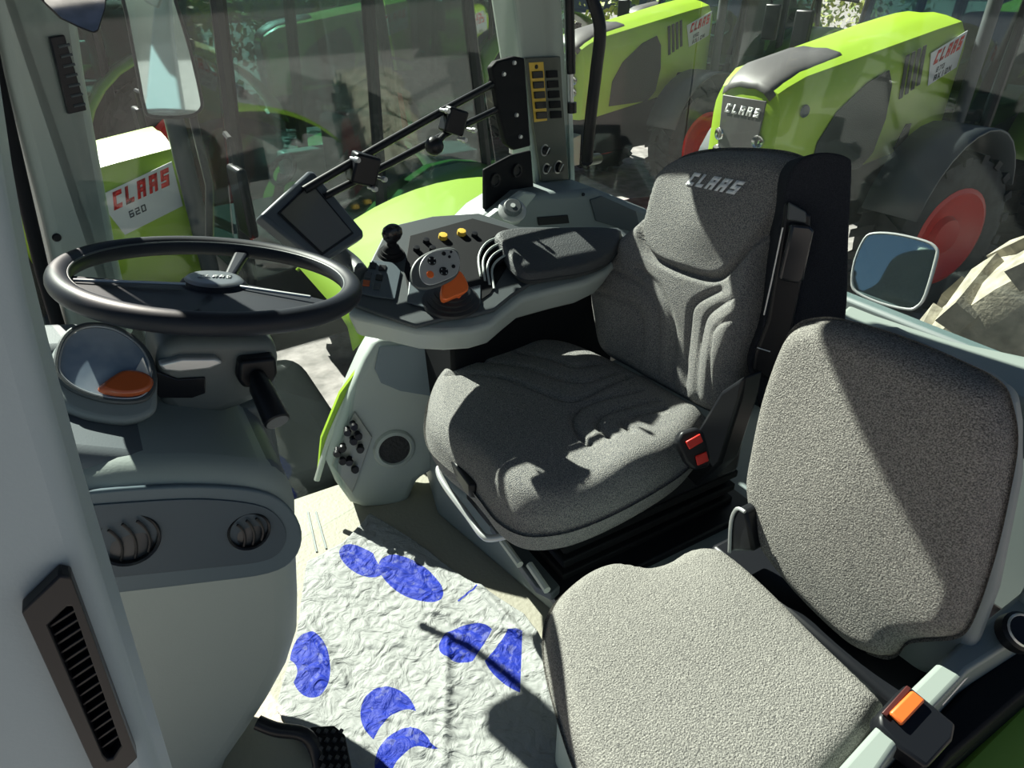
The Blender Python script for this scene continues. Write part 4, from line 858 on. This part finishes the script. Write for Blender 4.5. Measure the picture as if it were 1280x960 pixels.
    for s in (-1, 1):
        tyre(t, (1.70, s*.95, .76), .74, .48, .40, rimm, name='front_wheel', rot=(.18 if s < 0 else .18))
        bm = B(); pts = [(1.70+.86*math.cos(a), .82+.86*math.sin(a)) for a in [math.radians(d) for d in range(20, 165, 12)]]
        for (xa, za), (xb, zb) in zip(pts, pts[1:]):
            vs = [bm.verts.new(p) for p in ((xa, s*.72, za), (xb, s*.72, zb), (xb, s*1.2, zb), (xa, s*1.2, za))]; bm.faces.new(vs)
        O('front_fender', bm, M_DG, solid=.02)
        tyre(t, (4.35, s*1.0, .97), .97, .62, .52, rimm, name='rear_wheel', lugs=22)
        bm = B(); pts = [(4.35+1.08*math.cos(a), 1.02+1.08*math.sin(a)) for a in [math.radians(d) for d in range(15, 175, 12)]]
        for (xa, za), (xb, zb) in zip(pts, pts[1:]):
            vs = [bm.verts.new(p) for p in ((xa, s*.62, za), (xb, s*.62, zb), (xb, s*1.28, zb), (xa, s*1.28, za))]; bm.faces.new(vs)
        O('rear_fender', bm, M_GRND, solid=.03)
        # cab posts
        for (xa, xb) in ((2.55, 2.75), (3.65, 3.75), (4.75, 4.55)):
            bm = B(); tube(bm, [(xa, s*.78, 1.35), (xb, s*.72, cab)], .05, 8); O('cab_post', bm, M_BLK)
        bm = B(); prism(bm, [(2.55, s*.77, 1.5), (4.75, s*.77, 1.9), (4.55, s*.72, cab-.05), (2.75, s*.72, cab-.05)], (0, s*.01, 0)); O('side_window', bm, M_CABG)
        bm = B(); tube(bm, [(2.6, s*.8, 2.55), (2.5, s*1.25, 2.6), (2.5, s*1.3, 2.2)], .02, 6); ma = O('mirror_arm', bm, M_BLK)
        bm = B(); box(bm, (2.48, s*1.32, 2.25), (.06, .22, .42)); obj('mirror_head', bm, M_BLK, ma, world=False, bevel=.02)
    bm = B(); prism(bm, [(2.5, -.74, 1.6), (2.5, .74, 1.6), (2.72, .70, cab-.05), (2.72, -.70, cab-.05)], (-.01, 0, 0)); O('windscreen', bm, M_CABG)
    bm = B(); prism(bm, [(4.82, -.74, 1.9), (4.82, .74, 1.9), (4.6, .70, cab-.05), (4.6, -.70, cab-.05)], (.01, 0, 0)); O('rear_window', bm, M_CABG)
    bm = B(); prism(bm, [(2.5, -.85, cab), (4.85, -.85, cab), (4.85, .85, cab), (2.5, .85, cab)], (0, 0, .2), .92); O('roof', bm, M_WHT, bevel=.05)
    bm = B(); box(bm, (3.6, 0, 1.45), (2.2, 1.4, .5)); O('cab_body', bm, M_BLK, bevel=.03)
    bm = B(); box(bm, (3.9, 0, 2.0), (.5, .5, .9)); O('cab_seat', bm, M_FABD, bevel=.06)
    bm = B(); tube(bm, [(3.05, .0, 1.7), (3.2, .0, 2.05)], .04, 8); tube(bm, [(3.2+.08*math.sin(a), .2*math.cos(a), 2.08+.19*math.sin(a)*.5) for a in [k*PI/8 for k in range(16)]], .02, 6, closed=True); O('cab_steering', bm, M_BLK)
    bm = B(); box(bm, (3.8, .45, 2.0), (.9, .18, .25)); O('cab_console', bm, M_LG, bevel=.03)
    bm = B(); tube(bm, [(2.35, -.62, 1.6), (2.35, -.62, 2.9)], .06, 10); O('exhaust', bm, M_DG)
    return t
T1 = tractor('lime green tractor with badge panel and red rim, beyond the driver seat', (4.66, 4.13, GZ), .067, '870 AXION')
T2 = tractor('second lime green tractor parked behind the one beyond the driver seat', (5.5, 7.94, GZ), .15, '850 AXION')
T3 = tractor('green tractor with white badge panel beyond the right front pillar, nose to the left', (-1.55, 4.40, GZ), .11, '620', cab=3.42)
T3.scale = (.81, .81, .81)
def copy_tree(o, parent=None):
    c = o.copy(); COL.objects.link(c); c.parent = parent
    for ch in o.children: copy_tree(ch, c)
    return c
far = [(-3.4, 9.6, .05, 'green tractor in the far row, leftmost behind the nearest one'), (-3.6, 13.6, -.05, 'green tractor in the third row, seen through the side window'),
       (2.6, 12.0, .02, 'green tractor in the third row beyond the grab handle'), (12.2, 6.6, .1, 'green tractor at far right behind the cab of the nearest right one'),
       (5.4, 15.2, 0, 'distant green tractor in the last row near the hedge'), (11.5, 14.0, 0, 'distant green tractor in the last row at the right')]
for x, y, a, lb in far:
    c = copy_tree(T2); c.scale = (1, 1, 1); c.location = (x, y, GZ); c.rotation_euler[2] = a; c['label'] = lb; c['group'] = 'tractors parked in the rows behind'
# dusty lugged tyre behind the rear window
dt = thing('dusty_tractor_tyre', 'dusty beige lugged tractor tyre outside the rear window at right edge', 'tyre', W(1455, 555, t=2.95))
tyre(dt, (0, 0, 0), 1.08, .60, .55, M_RED, M_DUST, 20, name='tyre', rot=1.2)
# hedges
M_LEAF = mat('hedge_leaves', (.10, .17, .03), .6, col2=(.42, .45, .10), vscale=1.5)
def hedge(label, x, y, sx, sy, h, n=5000):
    bm = B()
    for i in range(n):
        p = Vector((random.uniform(-1, 1), random.uniform(-1, 1), random.uniform(0, 1)))
        if noise.noise(Vector((p.x*sx*.8+x, p.y*sy, p.z*h*.8))) < -.15: continue
        c = Vector((x+p.x*sx, y+p.y*sy, GZ+p.z*h)); s_ = random.uniform(.05, .12)
        R = Matrix.Rotation(random.uniform(0, 6), 3, Vector((random.random(), random.random(), random.random()+.01)).normalized())
        vs = [bm.verts.new(c+R @ Vector(q)*s_) for q in ((-1, -.5, 0), (1, -.5, 0), (1, .5, 0), (-1, .5, 0))]; bm.faces.new(vs)
    o = obj('hedge', bm, M_LEAF); return setp(o, label, 'hedge', 'hedges along the yard')
hedge('yellow green hedge behind the middle pillar at the top', 6.0, 18.5, 4, 1.2, 4.5, 7000)
hedge('yellow green hedge across the yard above the left windows', -7.0, 19, 6, 1.2, 4, 7000)
hedge('yellow green hedge at the far right end of the yard', 20, 17, 8, 1.2, 5, 8000)
bw = B(); box(bw, (14, 62, GZ+3), (120, 1, 6)); o = obj('warehouse', bw, mat('warehouse_wall', (.20, .24, .24), .7)); setp(o, 'long grey warehouse wall behind the hedges', 'building')
